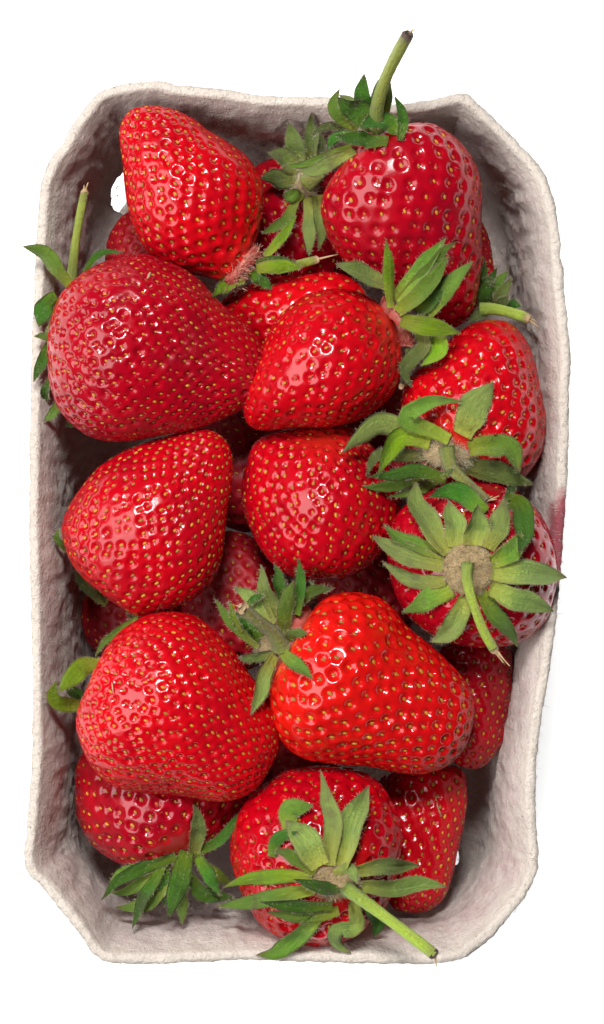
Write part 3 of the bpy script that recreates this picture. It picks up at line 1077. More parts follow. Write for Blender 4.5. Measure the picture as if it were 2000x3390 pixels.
B('deep_centre', dict(rough=0.55, type='lie', z=-32, tilt=0, red='deep', spacing=3.6, calyx=V([(590, 1640)])[0], tip=V([(560, 1310)])[0], step=0.6,
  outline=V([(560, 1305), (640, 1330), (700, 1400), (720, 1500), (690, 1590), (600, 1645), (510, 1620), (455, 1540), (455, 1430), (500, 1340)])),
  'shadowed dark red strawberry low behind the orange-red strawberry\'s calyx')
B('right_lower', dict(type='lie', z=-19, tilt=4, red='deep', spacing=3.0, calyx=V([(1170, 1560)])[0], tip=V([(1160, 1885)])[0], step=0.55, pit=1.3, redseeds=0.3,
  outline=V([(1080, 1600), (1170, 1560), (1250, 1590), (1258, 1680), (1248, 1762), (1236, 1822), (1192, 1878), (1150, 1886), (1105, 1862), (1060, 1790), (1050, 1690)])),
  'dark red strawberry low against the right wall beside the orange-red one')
B('bottom_left', dict(type='pole', z=-19, h=20, red='deep', spacing=4.0, calyx=V([(450, 2078)])[0], pit=1.4, redseeds=0.05, d0=0.7, bare=0.1, dip=0.8,
  outline=V([(190, 1880), (184, 1960), (196, 2022), (232, 2076), (300, 2122), (370, 2135), (450, 2125), (530, 2080), (590, 2000), (620, 1940), (560, 1860), (440, 1820), (300, 1815), (220, 1840)])),
  'shaded dark red strawberry in the lower left corner, dark calyx leaves on the tray')
B('bottom_centre', dict(type='pole', z=-6, h=20, red='mid', spacing=4.0, calyx=V([(818, 2130)])[0], pit=1.6, redseeds=0.2, d0=0.6, bare=0.13, dip=1.0, rough=0.10, matte=0.02,
  outline=V([(642, 1932), (700, 1892), (780, 1878), (860, 1886), (920, 1912), (962, 1962), (986, 2030), (984, 2105), (966, 2190), (938, 2245), (890, 2292), (830, 2320),
             (760, 2325), (690, 2302), (640, 2270), (602, 2220), (576, 2150), (562, 2090), (570, 2030), (600, 1972)])),
  'strawberry at the bottom centre seen from its calyx, straight green stem over the rim')
B('bottom_right', dict(type='lie', z=-22, tilt=-6, red='mid', spacing=3.1, calyx=V([(1060, 1870)])[0], tip=V([(1030, 2240)])[0], step=0.5, pit=1.25, redseeds=0.0, seedsize=1.05,
  outline=V([(940, 1910), (1000, 1880), (1060, 1868), (1112, 1872), (1146, 1895), (1150, 1962), (1137, 2030), (1124, 2090), (1112, 2150), (1092, 2202), (1052, 2236), (1002, 2241),
             (960, 2222), (930, 2150), (915, 2050), (920, 1970)])),
  'narrow red strawberry at lower right beside the small hole in the tray')
B('right_hidden', dict(type='lie', z=-24, tilt=6, red='deep', spacing=3.5, calyx=V([(1200, 760)])[0], tip=V([(1160, 520)])[0], step=0.6,
  outline=V([(1160, 520), (1200, 570), (1214, 640), (1222, 720), (1200, 770), (1130, 790), (1060, 740), (1040, 640), (1080, 550)])),
  'strawberry mostly hidden beneath the large top one, short stem at the right wall')
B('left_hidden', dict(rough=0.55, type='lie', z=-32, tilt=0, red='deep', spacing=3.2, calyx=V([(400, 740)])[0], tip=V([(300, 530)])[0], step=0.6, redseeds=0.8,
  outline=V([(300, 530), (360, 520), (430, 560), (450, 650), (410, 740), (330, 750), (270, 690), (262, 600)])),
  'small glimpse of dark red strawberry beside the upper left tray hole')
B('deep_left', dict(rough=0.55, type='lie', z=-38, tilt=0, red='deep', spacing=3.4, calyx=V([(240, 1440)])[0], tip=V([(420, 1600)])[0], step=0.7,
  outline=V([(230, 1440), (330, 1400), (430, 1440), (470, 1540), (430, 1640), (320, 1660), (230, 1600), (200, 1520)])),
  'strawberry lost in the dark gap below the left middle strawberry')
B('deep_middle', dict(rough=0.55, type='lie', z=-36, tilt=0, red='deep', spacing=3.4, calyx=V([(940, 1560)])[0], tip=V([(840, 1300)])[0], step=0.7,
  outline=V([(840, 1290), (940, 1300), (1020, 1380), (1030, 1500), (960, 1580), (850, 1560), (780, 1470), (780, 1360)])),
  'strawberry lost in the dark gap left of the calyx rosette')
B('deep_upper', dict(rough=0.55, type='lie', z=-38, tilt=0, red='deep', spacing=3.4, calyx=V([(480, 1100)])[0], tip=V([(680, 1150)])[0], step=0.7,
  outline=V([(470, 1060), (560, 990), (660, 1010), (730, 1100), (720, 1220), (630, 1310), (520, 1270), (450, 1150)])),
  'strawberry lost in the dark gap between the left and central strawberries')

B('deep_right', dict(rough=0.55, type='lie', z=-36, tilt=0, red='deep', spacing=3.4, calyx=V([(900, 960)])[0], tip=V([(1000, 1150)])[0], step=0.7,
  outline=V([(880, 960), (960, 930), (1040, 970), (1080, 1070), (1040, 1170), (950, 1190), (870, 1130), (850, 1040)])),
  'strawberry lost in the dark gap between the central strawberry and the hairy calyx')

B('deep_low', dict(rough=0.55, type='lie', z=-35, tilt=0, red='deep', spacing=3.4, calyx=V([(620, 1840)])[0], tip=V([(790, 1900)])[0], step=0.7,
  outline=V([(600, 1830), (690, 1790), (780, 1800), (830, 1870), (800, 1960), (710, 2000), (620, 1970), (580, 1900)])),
  'strawberry lost in the dark gap above the bottom centre strawberry')


# ------------------------------------------------------------------ sepals, stems, calyx discs
def combined(keys):
    hm = empty_map()
    for k in keys:
        np.maximum(hm, TRAY_MAP if k == 'tray' else BERRIES[k].map, out=hm)
    return hm


ALL = list(BERRIES) + ['tray']
WPROF_T = [0, .12, .28, .48, .68, .84, .94, 1]
WPROF_W = [.62, .72, .88, .97, .80, .44, .19, .02]
NSEP = [0]
MARGIN = {}


def smooth1(a, k):
    a = np.array(a, float)
    for _ in range(k):
        p = np.concatenate([[a[0]], a, [a[-1]]])
        a = (p[:-2] + 2 * p[1:-1] + p[2:]) / 4
    return a


def sepal(root, org, pts, width, kind, zc, own, surf, lift=1.5, follow=True, order=0, zb=None, roll=None, cup=None):
    """a leaf blade along traced pixels; width in photo px"""
    n, mcr = 17, 9
    rr = random.Random(NSEP[0] * 7 + 5)
    NSEP[0] += 1
    C = catmull_open(pts, n)
    t = np.linspace(0, 1, n)
    zs = look(own, C[:, 0], C[:, 1])
    # own surface, continued downhill where it ends
    line = zc + 0 * t
    if follow:
        cur = zc
        slope = 0.0
        for i in range(n):
            if zs[i] > -500 and zs[i] > zc - 26:
                if i:
                    slope = 0.6 * slope + 0.4 * (zs[i] - cur)
                cur = zs[i]
            else:
                slope = max(slope, -1.2)
                cur = cur + slope * 0.55
            line[i] = cur
        line = smooth1(line, 4)
    z = line + 0.45 + 0.16 * order + lift * t ** 1.5
    if zb is not None:
        z = zc + (zb - zc) * t + 0.8 * np.sin(np.pi * t) + 0.16 * order
    sf = look(surf, C[:, 0], C[:, 1])
    z = np.maximum(z, np.where(sf > -500, sf + 0.45 + 0.12 * order, z))
    z = np.maximum(smooth1(z, 3), z * 0.5 + smooth1(z, 3) * 0.5)
    xy = np.array([px2mm(p[0], p[1], zz) for p, zz in zip(C, z)])
    P = np.column_stack([xy, z])
    T = np.gradient(P, axis=0)
    T /= np.linalg.norm(T, axis=1)[:, None]
    up = np.array([0, 0, 1.0])
    side = np.cross(T, up)
    side /= np.linalg.norm(side, axis=1)[:, None] + 1e-9
    nor = np.cross(side, T)
    rl = rr.uniform(-0.55, 0.55) if roll is None else roll
    tw = rr.uniform(-0.9, 0.9)
    W = width * K * 0.99 / max(0.8, math.cos(rl))
    zw = 0.07 * W * np.sin(t * rr.uniform(7, 12) + rr.random() * 6) * np.sin(np.pi * t)
    w = np.interp(t, WPROF_T, WPROF_W) * W / 2
    wav = 1 + 0.07 * np.sin(t * rr.uniform(9, 15) + rr.random() * 6)
    cp = rr.choice((-1, 1, 1)) * rr.uniform(0.15, 0.5) if cup is None else cup
    xs = np.linspace(-1, 1, mcr)
    V_, AL, AC = [], [], []
    ph = rr.random() * 6
    for sgn in (1, -1):
        for i in range(n):
            a = rl + tw * (t[i] - 0.4)
            s_ = side[i] * math.cos(a) + nor[i] * math.sin(a)
            n_ = -side[i] * math.sin(a) + nor[i] * math.cos(a)
            for x in xs:
                ww = w[i] * (wav[i] if x > 0 else 2 - wav[i])
                hgt = cp * w[i] * (x * x) - 0.10 * w[i] * math.exp(-(x / 0.16) ** 2)
                hgt += zw[i] + 0.14 * w[i] * math.sin(7 * t[i] + 3 * x + ph) * abs(x)
                thk = 0.08 * (1 - 0.92 * x * x) * (1 - 0.5 * t[i])
                V_.append(P[i] + s_ * (x * ww) + n_ * (hgt + sgn * thk))
                AL.append(t[i])
                AC.append(x)
    V_ = np.array(V_)
    # rest on whatever lies beneath
    px, py = mm2px(V_[:, 0], V_[:, 1], V_[:, 2])
    sf = look(surf, px, py)
    need = np.where(sf > -500, sf + 0.22, -1e3) - V_[:, 2]
    V_[:, 2] += np.clip(need, 0, 1.4)
    q = quads_grid(n, mcr, False)
    f = [q, q[:, ::-1] + n * mcr]
    ed = []
    o2 = n * mcr
    for i in range(n - 1):
        for jj in (0, mcr - 1):
            a, b = i * mcr + jj, (i + 1) * mcr + jj
            ed.append((a, b, b + o2, a + o2))
    for i in (0, n - 1):
        for jj in range(mcr - 1):
            a, b = i * mcr + jj, i * mcr + jj + 1
            ed.append((a, b, b + o2, a + o2))
    me = mesh_from('sepal', V_, f + [np.array(ed)], attrs={'along': AL, 'across': AC})
    o = place('sepal', me, LEAF[kind], root, org)
    Vt = V_[:n * mcr].reshape(n, mcr, 3)
    hr = np.random.default_rng(NSEP[0])
    ii = hr.integers(0, n - 1, 70)
    sd = hr.integers(0, 2, 70)
    ff = hr.random((70, 1))
    e0 = np.where(sd == 0, 0, mcr - 1)
    hp = Vt[ii, e0] * (1 - ff) + Vt[ii + 1, e0] * ff
    hd = Vt[ii, e0] - Vt[ii, mcr // 2]
    hd = hd / (np.linalg.norm(hd, axis=1)[:, None] + 1e-6) + 0.5 * T[ii]
    jj = hr.integers(1, mcr - 1, 40)
    i2 = hr.integers(0, n - 1, 40)
    MARGIN.setdefault(root.name, []).append((np.vstack([hp, Vt[i2, jj]]), np.vstack([hd, T[i2] * 0.8 + np.array([0, 0, 0.5])])))
    return P


def tube(name, root, org, P, rad, mat, ring=12, caps=True, rough=0.05, kind=None):
    P = np.array(P, float)
    n = len(P)
    rad = np.broadcast_to(np.asarray(rad, float), (n,))
    T = np.gradient(P, axis=0)
    T /= np.linalg.norm(T, axis=1)[:, None]
    ref = np.array([0.13, 0.21, 0.97])
    vs = []
    AL, AC = [], []
    ph = rng.random() * 6
    for i in range(n):
        s = np.cross(T[i], ref)
        s /= np.linalg.norm(s)
        u = np.cross(s, T[i])
        for j in range(ring):
            a = 2 * math.pi * j / ring
            r = rad[i] * (1 + rough * math.sin(3 * a + ph) + rough * 0.6 * math.sin(5 * i * 0.7 + 2 * a))
            vs.append(P[i] + r * (s * math.cos(a) + u * math.sin(a)))
            AL.append(i / (n - 1))
            AC.append(math.sin(a * 1.0))
    k = len(vs)
    vs += [P[0], P[-1]]
    AL += [0, 1]
    AC += [0, 0]
    q = quads_grid(n, ring)
    j = np.arange(ring)
    f0 = np.stack([np.full(ring, k), j, (j + 1) % ring], 1)
    f1 = np.stack([np.full(ring, k + 1), (n - 1) * ring + (j + 1) % ring, (n - 1) * ring + j], 1)
    me = mesh_from(name, np.array(vs), [q[:, ::-1], f0[:, ::-1], f1[:, ::-1]], attrs={'along': AL, 'across': AC})
    return place(name, me, mat, root, org, kind)


def stem(b, pts, w0, w1, z0, z1, surf=None, mat=None, dry=None, scar=True, arch=0.0):
    C = catmull_open(pts, 22)
    t = np.linspace(0, 1, 22)
    z = z0 + (z1 - z0) * t + arch * np.sin(np.pi * t)
    r = (w0 + (w1 - w0) * t) * K / 2
    if surf is not None:
        sf = look(surf, C[:, 0], C[:, 1])
        z = np.maximum(z, np.where(sf > -500, sf + r + 0.15, z))
        z = smooth1(z, 4)
    xy = np.array([px2mm(p[0], p[1], zz) for p, zz in zip(C, z)])
    P = np.column_stack([xy, z])
    r = r * (1 + 0.22 * np.exp(-t / 0.08) + 0.06 * np.sin(t * 9))
    so = tube('stem', b.root, b.org, P, r, mat or M_STEM)
    e, d = P[-1], P[-1] - P[-3]
    d /= np.linalg.norm(d)
    if scar:
        tube('stem_end', so, b.org, [e - d * 0.5, e + d * 0.15, e + d * 0.6], [r[-1] * 1.05, r[-1] * 1.0, r[-1] * 0.6], M_SCAR if scar == 'dark' else M_DRY)
    rr = random.Random(int(e[0] * 100))
    if dry:
        for q in dry:
            D = catmull_open(q, 7)
            zz = np.linspace(z[-1], z[-1] + rr.uniform(-0.5, 0.8), 7)
            Q = np.column_stack([np.array([px2mm(p[0], p[1], w) for p, w in zip(D, zz)]), zz])
            tube('dry_strand', so, b.org, Q, np.linspace(0.30, 0.10, 7), M_DRY, ring=6)
    return P


def disc(b, centre_px, rx, ry, zc, height, mat, normal=None, name='calyx_disc', rot=0.0):
    """a felted dome in the middle of a calyx"""
    n = np.array(normal if normal is not None else (0, 0, 1.0), float)
    n /= np.linalg.norm(n)
    x0, y0 = px2mm(*centre_px, zc)
    c = np.array([x0, y0, zc])
    e1 = np.array([math.cos(rot), math.sin(rot), 0])
    e1 = e1 - n * (e1 @ n)
    e1 /= np.linalg.norm(e1)
    e2 = np.cross(n, e1)
    nu, nt_ = 14, 34
    vs = []
    for i in range(nu):
        ph = (i + 0.4) / nu * math.pi * 0.62
        for j in range(nt_):
            a = 2 * math.pi * j / nt_
            vs.append(c + e1 * (rx * K * math.sin(ph) * math.cos(a)) + e2 * (ry * K * math.sin(ph) * math.sin(a)) + n * (height * (math.cos(ph))))
    vs = np.array(vs)
    vs += n[None] * (0.28 * fbm(vs, 0.8, 5, 3))[:, None]
    k = len(vs)
    vs = np.vstack([vs, vs[:nt_].mean(0)])
    j = np.arange(nt_)
    me = mesh_from(name, vs, [quads_grid(nu, nt_), np.stack([np.full(nt_, k), (j + 1) % nt_, j], 1)])
    place(name, me, mat, b.root, b.org)
    return c, n, e1, e2


def bristles(b, centres, dirs, lens, rad, mat, name, jitter=0.5, seed=1):
    """many tiny three-sided hairs as one part"""
    rr = np.random.default_rng(seed)
    n = len(centres)
    d = np.array(dirs) + rr.normal(0, jitter, (n, 3))
    d /= np.linalg.norm(d, axis=1)[:, None]
    s = np.cross(d, rr.normal(size=(n, 3)))
    s /= np.linalg.norm(s, axis=1)[:, None] + 1e-9
    u = np.cross(d, s)
    C = np.array(centres)
    lens = np.broadcast_to(lens, (n,))[:, None] * rr.uniform(0.5, 1.2, (n, 1))
    bend = rr.normal(0, 0.25, (n, 3)) * lens
    vs = []
    for a in (0, 2.094, 4.189):
        vs.append(C + rad * (s * math.cos(a) + u * math.sin(a)))
    mid = C + d * lens * 0.55 + bend * 0.3
    for a in (0, 2.094, 4.189):
        vs.append(mid + rad * 0.75 * (s * math.cos(a) + u * math.sin(a)))
    vs.append(C + d * lens + bend)
    Vv = np.stack(vs, 1).reshape(-1, 3)
    base = (np.arange(n) * 7)[:, None, None]
    f = []
    for x in range(3):
        y = (x + 1) % 3
        f += [(x, y, 3 + y), (x, 3 + y, 3 + x), (3 + x, 3 + y, 6)]
    F = (base + np.array(f)[None]).reshape(-1, 3)
    me = mesh_from(name, Vv, [F])
    return place(name, me, mat, b.root, b.org, 'stuff')


def disc_hairs(b, c, n, e1, e2, rx, ry, height, count, mat, length=1.1, seed=1):
    rr = np.random.default_rng(seed)
    a = rr.uniform(0, 6.283, count)
    q = np.sqrt(rr.random(count)) * 1.02
    P = c + np.outer(np.cos(a) * q * rx * K, e1) + np.outer(np.sin(a) * q * ry * K, e2) + np.outer(height * np.sqrt(np.maximum(0, 1 - 0.85 * q * q)), n)
    Dr = np.outer(np.cos(a), e1) * 0.9 + np.outer(np.sin(a), e2) * 0.9 + n * 0.55
    bristles(b, P, Dr, length, 0.035, mat, 'calyx_hairs', 0.5, seed)


def calyx(key, crop, sepals, zc=None, surf=None, follow=None, lift=1.5, own=None, zbdefault=None):
    b = BERRIES[key]
    sm = combined(surf if surf is not None else ALL)
    fl = (b.s['type'] == 'pole') if follow is None else follow
    for k, sp in enumerate(sepals):
        pts, w, kind = sp[0], sp[1], sp[2]
        kw = dict(sp[3]) if len(sp) > 3 else {}
        q = crop(pts)
        z_ = zc
        if z_ is None:
            h = look(b.map, q[0][0], q[0][1])
            z_ = h if h > -500 else b.z0
        z_ = kw.pop('z', z_)
        kw.setdefault('lift', lift)
        if not fl and 'zb' not in kw:
            kw['zb'] = z_ + (kw['lift'] if zbdefault is None else zbdefault)
        sepal(b.root, b.org, q, w * crop.s, kind, z_, b.map, sm, follow=fl, order=k * 0.6, **kw)
    return b


for hk_, hb_ in enumerate(BERRIES.values()):
    if hb_.z0 > -20:
        bristles(hb_, hb_.hairs[0], hb_.hairs[1] * 0.5, 0.95, 0.022, M_HAIR, 'style_hairs', 0.8, 100 + hk_)

# --- calyx of the large top strawberry
T = Crop(840, 80, 0.4043)
own = ['top_right', 'tray', 'behind_top']
b = BERRIES['top_right']
calyx('top_right', T, [
    ([(985, 760), (990, 600), (1020, 450)], 70, 'g', dict(zb=16)),
    ([(1075, 760), (1100, 600), (1120, 470)], 80, 'p', dict(zb=16)),
    ([(800, 1000), (560, 1090), (400, 1150), (220, 1160)], 75, 'm', dict(zb=2)),
    ([(820, 1030), (640, 1130), (480, 1205), (338, 1170)], 120, 'p', dict(zb=3)),
    ([(830, 840), (640, 830), (520, 870), (475, 930)], 75, 'g', dict(zb=9)),
    ([(820, 860), (670, 930), (600, 1050)], 100, 'd', dict(zb=7)),
    ([(880, 800), (800, 640), (700, 580)], 110, 'p', dict(zb=13)),
    ([(860, 850), (720, 770), (655, 650), (705, 530)], 110, 'm', dict(zb=15)),
    ([(940, 800), (890, 580), (905, 405)], 150, 'd', dict(zb=17)),
    ([(980, 830), (850, 720), (685, 595)], 200, 'd', dict(zb=15)),
    ([(1200, 950), (1220, 760), (1155, 588)], 95, 'd', dict(zb=15)),
    ([(1165, 900), (1060, 790), (870, 852)], 165, 'd', dict(zb=15)),
    ([(1100, 965), (900, 960), (670, 908)], 140, 'd', dict(zb=13)),
], zc=9, surf=own, follow=False)
c_, n_, e1_, e2_ = disc(b, T([(1010, 960)])[0], 92, 46, 6.5, 3.0, M_NECK, (0, 0.75, 0.66))
rr_ = np.random.default_rng(4)
tt = rr_.uniform(-1, 1, 120)
pp = np.array([px2mm(*T([(1010 + 225 * t, 1010 - 70 * t - 40 * (1 - t * t) + 45)])[0], 8) for t in tt])
bristles(b, np.column_stack([pp, rr_.uniform(7.5, 10, 120)]), np.tile([0, -0.4, 0.8], (120, 1)), 0.9, 0.09, M_STAMEN, 'stamens', 0.6, 4)
stem(b, T([(1010, 860), (1010, 700), (1050, 530), (1110, 380), (1190, 220), (1262, 90)]), 108 * T.s, 92 * T.s, 10, 34, None, M_STEM, scar='dark',
     dry=[T([(1275, 70), (1325, 36)]), T([(1255, 75), (1262, 40)])])

# --- olive calyx wedged between the two top strawberries
b = BERRIES['behind_top']
own = ['behind_top', 'tray', 'behind_centre']
calyx('behind_top', T, [
    ([(500, 1220), (545, 1000), (540, 860)], 110, 'g', dict(zb=-8)),
    ([(480, 1180), (480, 920), (478, 718)], 140, 'g', dict(zb=-6)),
    ([(390, 1200), (345, 980), (285, 800)], 170, 'g', dict(zb=-6)),
    ([(360, 1200), (230, 1100), (108, 1050)], 165, 'g', dict(zb=-7)),
    ([(350, 1290), (190, 1270), (55, 1260)], 165, 'g', dict(zb=-10)),
    ([(350, 1440), (260, 1610), (60, 1720)], 105, 'm', dict(zb=-7)),
    ([(440, 1420), (450, 1650), (452, 1905)], 125, 'p', dict(zb=-7)),
    ([(520, 1400), (545, 1640), (530, 1855)], 125, 'p', dict(zb=-8)),
    ([(390, 1440), (310, 1410), (250, 1370)], 130, 'm', dict(zb=-6)),
], zc=-9.5, surf=own, follow=False)
c_, n_, e1_, e2_ = disc(b, T([(410, 1320)])[0], 52, 58, -12, 3.6, M_DISC)
disc_hairs(b, c_, n_, e1_, e2_, 50, 55, 3.6, 500, M_HAIR, 1.3, 11)
stem(b, T([(430, 1300), (490, 1260), (560, 1190)]), 140 * T.s, 120 * T.s, -8, -6, None, M_STEM_D, scar=False)

# --- calyx of the upper left strawberry
Q = Crop(660, 760, 0.3369)
b = BERRIES['top_left']
own = ['top_left', 'behind_top', 'behind_centre', 'left_big']
calyx('top_left', Q, [
    ([(640, 260), (790, 100), (960, -140)], 105, 'y', dict(zb=-5)),
    ([(450, 490), (300, 530), (130, 665)], 150, 'y', dict(zb=-8)),
    ([(480, 420), (600, 490), (718, 592)], 135, 'd', dict(zb=-6)),
    ([(560, 330), (760, 300), (960, 320)], 90, 'd', dict(zb=-3)),
    ([(560, 390), (790, 360), (1015, 380)], 150, 'y', dict(zb=-1)),
], zc=-3, surf=own, follow=False)
stem(b, Q([(560, 380), (800, 370), (1000, 335), (1150, 298)]), 90 * Q.s, 82 * Q.s, -5, -5, combined(['behind_top', 'behind_centre']), M_STEM,
     scar=True, dry=[Q([(1150, 295), (1270, 265), (1380, 240)])])
P_ = [np.array([*px2mm(*Q([p])[0], -4.5), -4.5]) for p in ((250, 290), (330, 340), (420, 395), (500, 420))]
# felted pink neck across the calyx end
neck = [np.array([*px2mm(*Q([p])[0], z), z]) for p, z in (((560, 215), -6), ((480, 300), -3), ((400, 390), -2.5), ((330, 470), -4), ((290, 520), -7))]
tube('receptacle_neck', b.root, b.org, catmull_open(neck, 16), 1.25 + 0.4 * np.sin(np.linspace(0, 9, 16)), M_NECK, 14, rough=0.16)
rr_ = np.random.default_rng(8)
cc = catmull_open(neck, 260) + rr_.normal(0, 0.9, (260, 3)) + np.array([0.4, -0.3, 0.9])
bristles(b, cc, np.tile([0.7, 0.25, 0.5], (260, 1)), 1.3, 0.15, M_STAMEN, 'stamens', 0.7, 8)

# --- calyx of the central strawberry
R_ = Crop(1080, 760, 0.5391)
b = BERRIES['centre']
own = ['centre', 'top_right', 'right_upper', 'behind_centre']
calyx('centre', R_, [
    ([(560, 520), (640, 440), (745, 270)], 110, 'd', dict(zb=14)),
    ([(690, 600), (695, 740), (585, 838)], 120, 'y', dict(zb=6)),
    ([(560, 610), (605, 720), (480, 850), (525, 975)], 105, 'g', dict(zb=4)),
    ([(400, 360), (250, 280), (55, 208)], 120, 'p', dict(zb=14)),
    ([(430, 430), (560, 270), (738, 48)], 115, 'm', dict(zb=18)),
    ([(440, 450), (640, 250), (722, 125), (808, 72)], 100, 'm', dict(zb=19)),
    ([(440, 510), (620, 350), (757, 155)], 110, 'm', dict(zb=19)),
    ([(590, 550), (710, 390), (800, 290), (905, 192)], 115, 'm', dict(zb=18)),
    ([(400, 480), (385, 250), (367, 55)], 78, 'y', dict(zb=17)),
    ([(455, 560), (620, 590), (830, 632)], 125, 'y', dict(zb=10)),
], zc=6, surf=own, follow=False)
neck = [np.array([*px2mm(*R_([p])[0], z), z]) for p, z in (((365, 440), 1), ((420, 510), 4.5), ((470, 590), 4.5), ((500, 690), 1))]
tube('receptacle_neck', b.root, b.org, catmull_open(neck, 16), 1.35 + 0.3 * np.sin(np.linspace(0, 8, 16)), M_NECK, 14, rough=0.18)
cc = catmull_open(neck, 110) + rr_.normal(0, 0.7, (110, 3)) + np.array([0, 0, 1.8])
bristles(b, cc, np.tile([-0.3, 0.0, 0.6], (110, 1)), 1.2, 0.08, M_STAMEN, 'stamens', 0.8, 9)
stem(b, R_([(500, 640), (500, 860), (462, 965)]), 40 * R_.s, 34 * R_.s, 0, 1, None, M_STEM_D, scar=True)

# --- hidden calyx with short stem at the right wall
S = Crop(1440, 760, 0.2695)
b = BERRIES['right_hidden']
calyx('right_hidden', S, [
    ([(640, 900), (600, 620), (608, 340)], 110, 'd', dict(zb=-12)),
    ([(640, 860), (680, 640), (765, 465)], 120, 'd', dict(zb=-9)),
    ([(700, 900), (800, 650), (905, 495)], 150, 'm', dict(zb=-8)),
    ([(820, 960), (950, 915), (1065, 945)], 130, 'd', dict(zb=-8)),
    ([(560, 740), (640, 650), (745, 620)], 110, 'd', dict(zb=-9)),
    ([(600, 960), (620, 760), (720, 640)], 210, 'd', dict(zb=-9)),
    ([(700, 940), (840, 760), (938, 588)], 160, 'p', dict(zb=-7)),
    ([(740, 930), (850, 880), (915, 805)], 120, 'g', dict(zb=-7)),
    ([(700, 960), (540, 1040), (405, 1130)], 150, 'g', dict(zb=-8)),
], zc=-13, surf=['right_hidden', 'tray', 'right_upper'], follow=False)
stem(b, S([(560, 980), (720, 975), (920, 1015), (1140, 1090)]), 150 * S.s, 130 * S.s, -10, -5, combined(['right_upper']), M_STEM, scar=True,
     dry=[S([(1140, 1100), (1275, 1195)]), S([(1150, 1080), (1245, 1130)])])

# --- hairy calyx of the right upper strawberry
U_ = Crop(1100, 1240, 0.5391)
b = BERRIES['right_upper']
zc7 = float(look(b.map, *U_([(700, 470)])[0]))
calyx('right_upper', U_, [
    ([(660, 640), (520, 705), (340, 752)], 70, 'm', dict(z=zc7 - 6, zb=zc7 - 2)),
    ([(620, 600), (380, 680), (280, 695), (180, 682)], 90, 'm', dict(z=zc7 - 4, zb=zc7 - 1)),
    ([(600, 500), (400, 495), (270, 500), (208, 630)], 95, 'g', dict(z=zc7 - 1, zb=zc7 - 1)),
    ([(560, 400), (330, 320), (180, 380), (62, 488)], 145, 'p', dict(z=zc7, zb=zc7 + 4)),
    ([(760, 560), (960, 590), (1100, 635), (1245, 678)], 140, 'g', dict(z=zc7 - 1, zb=zc7 - 3)),
    ([(840, 465), (960, 440), (1090, 460), (1150, 610)], 150, 'm', dict(z=zc7 + 1, zb=zc7 + 4)),
    ([(600, 420), (430, 375), (340, 480), (280, 625)], 135, 'y', dict(z=zc7 + 1, zb=zc7 + 5)),
    ([(700, 640), (540, 595), (380, 620), (220, 630)], 95, 'd', dict(z=zc7, zb=zc7 + 3)),
    ([(720, 400), (580, 335), (450, 275), (500, 215), (630, 165), (802, 165)], 115, 'm', dict(z=zc7 + 1, zb=zc7 + 7)),
    ([(790, 370), (875, 200), (992, 50)], 205, 'p', dict(z=zc7 + 1, zb=zc7 + 6)),
    ([(680, 640), (720, 600), (752, 572)], 34, 'm', dict(z=zc7 + 2, zb=zc7 + 3)),
], surf=['right_upper', 'centre_low', 'tray', 'right_calyx', 'centre'], follow=False)
c_, n_, e1_, e2_ = disc(b, U_([(700, 470)])[0], 88, 62, zc7 - 0.6, 2.2, M_DISC, (-0.15, -0.25, 0.95))
disc_hairs(b, c_, n_, e1_, e2_, 96, 70, 2.2, 900, M_HAIR, 1.7, 12)
stem(b, U_([(700, 440), (725, 560), (805, 650), (945, 785)]), 85 * U_.s, 72 * U_.s, zc7 + 2.5, zc7 + 3, combined(['right_calyx']), M_STEM_D, scar=False,
     dry=[U_([(940, 780), (1025, 745)]), U_([(945, 775), (1010, 765)]), U_([(940, 770), (985, 745)])])

# --- leaf rosette facing the camera, right wall
W_ = Crop(1200, 1560, 0.4717)
b = BERRIES['right_calyx']
zc10 = float(look(b.map, *W_([(745, 690)])[0]))
calyx('right_calyx', W_, [
    ([(575, 600), (400, 530), (240, 460), (143, 372)], 105, 'm'),
    ([(585, 770), (400, 765), (250, 705), (138, 630)], 120, 'p', dict(lift=1.0)),
    ([(630, 830), (450, 900), (275, 990)], 165, 'm', dict(lift=1.4)),
    ([(720, 880), (665, 1040), (590, 1140), (478, 1200)], 165, 'p', dict(lift=0.8)),
    ([(830, 850), (930, 1000), (1050, 1140), (1095, 1245)], 130, 'm', dict(lift=0.8)),
    ([(890, 820), (1080, 895), (1220, 930), (1342, 985)], 170, 'p', dict(lift=1.0)),
    ([(905, 700), (1080, 720), (1240, 720), (1435, 747)], 190, 'p', dict(lift=1.6)),
    ([(575, 670), (380, 610), (220, 540), (66, 452)], 165, 'p', dict(lift=1.8)),
    ([(900, 630), (1040, 560), (1120, 430)], 150, 'm', dict(lift=2.2)),
    ([(650, 530), (640, 380), (605, 200)], 165, 'p', dict(lift=2.2)),
    ([(770, 520), (785, 390), (810, 230)], 180, 'p', dict(lift=2.8)),
    ([(870, 540), (955, 370), (1000, 180)], 165, 'p', dict(lift=3.0)),
    ([(600, 580), (470, 400), (380, 230), (372, 62)], 170, 'p', dict(lift=2.0)),
    ([(1000, 230), (1045, 110), (1028, 15)], 60, 'd', dict(lift=3, z=11)),
    ([(1010, 200), (1110, 250), (1140, 440), (1100, 585)], 160, 'd', dict(lift=4.0, cup=0.3)),
    ([(860, 290), (720, 170), (580, 130), (462, 185)], 150, 'd', dict(lift=4.5, cup=0.25)),
], surf=['right_calyx', 'centre_low', 'tray', 'right_upper'], lift=1.4)
c_, n_, e1_, e2_ = disc(b, W_([(748, 685)])[0], 84, 86, zc10 + 0.15, 1.5, M_DISC)
disc_hairs(b, c_, n_, e1_, e2_, 82, 84, 1.5, 900, M_DISC, 0.9, 13)
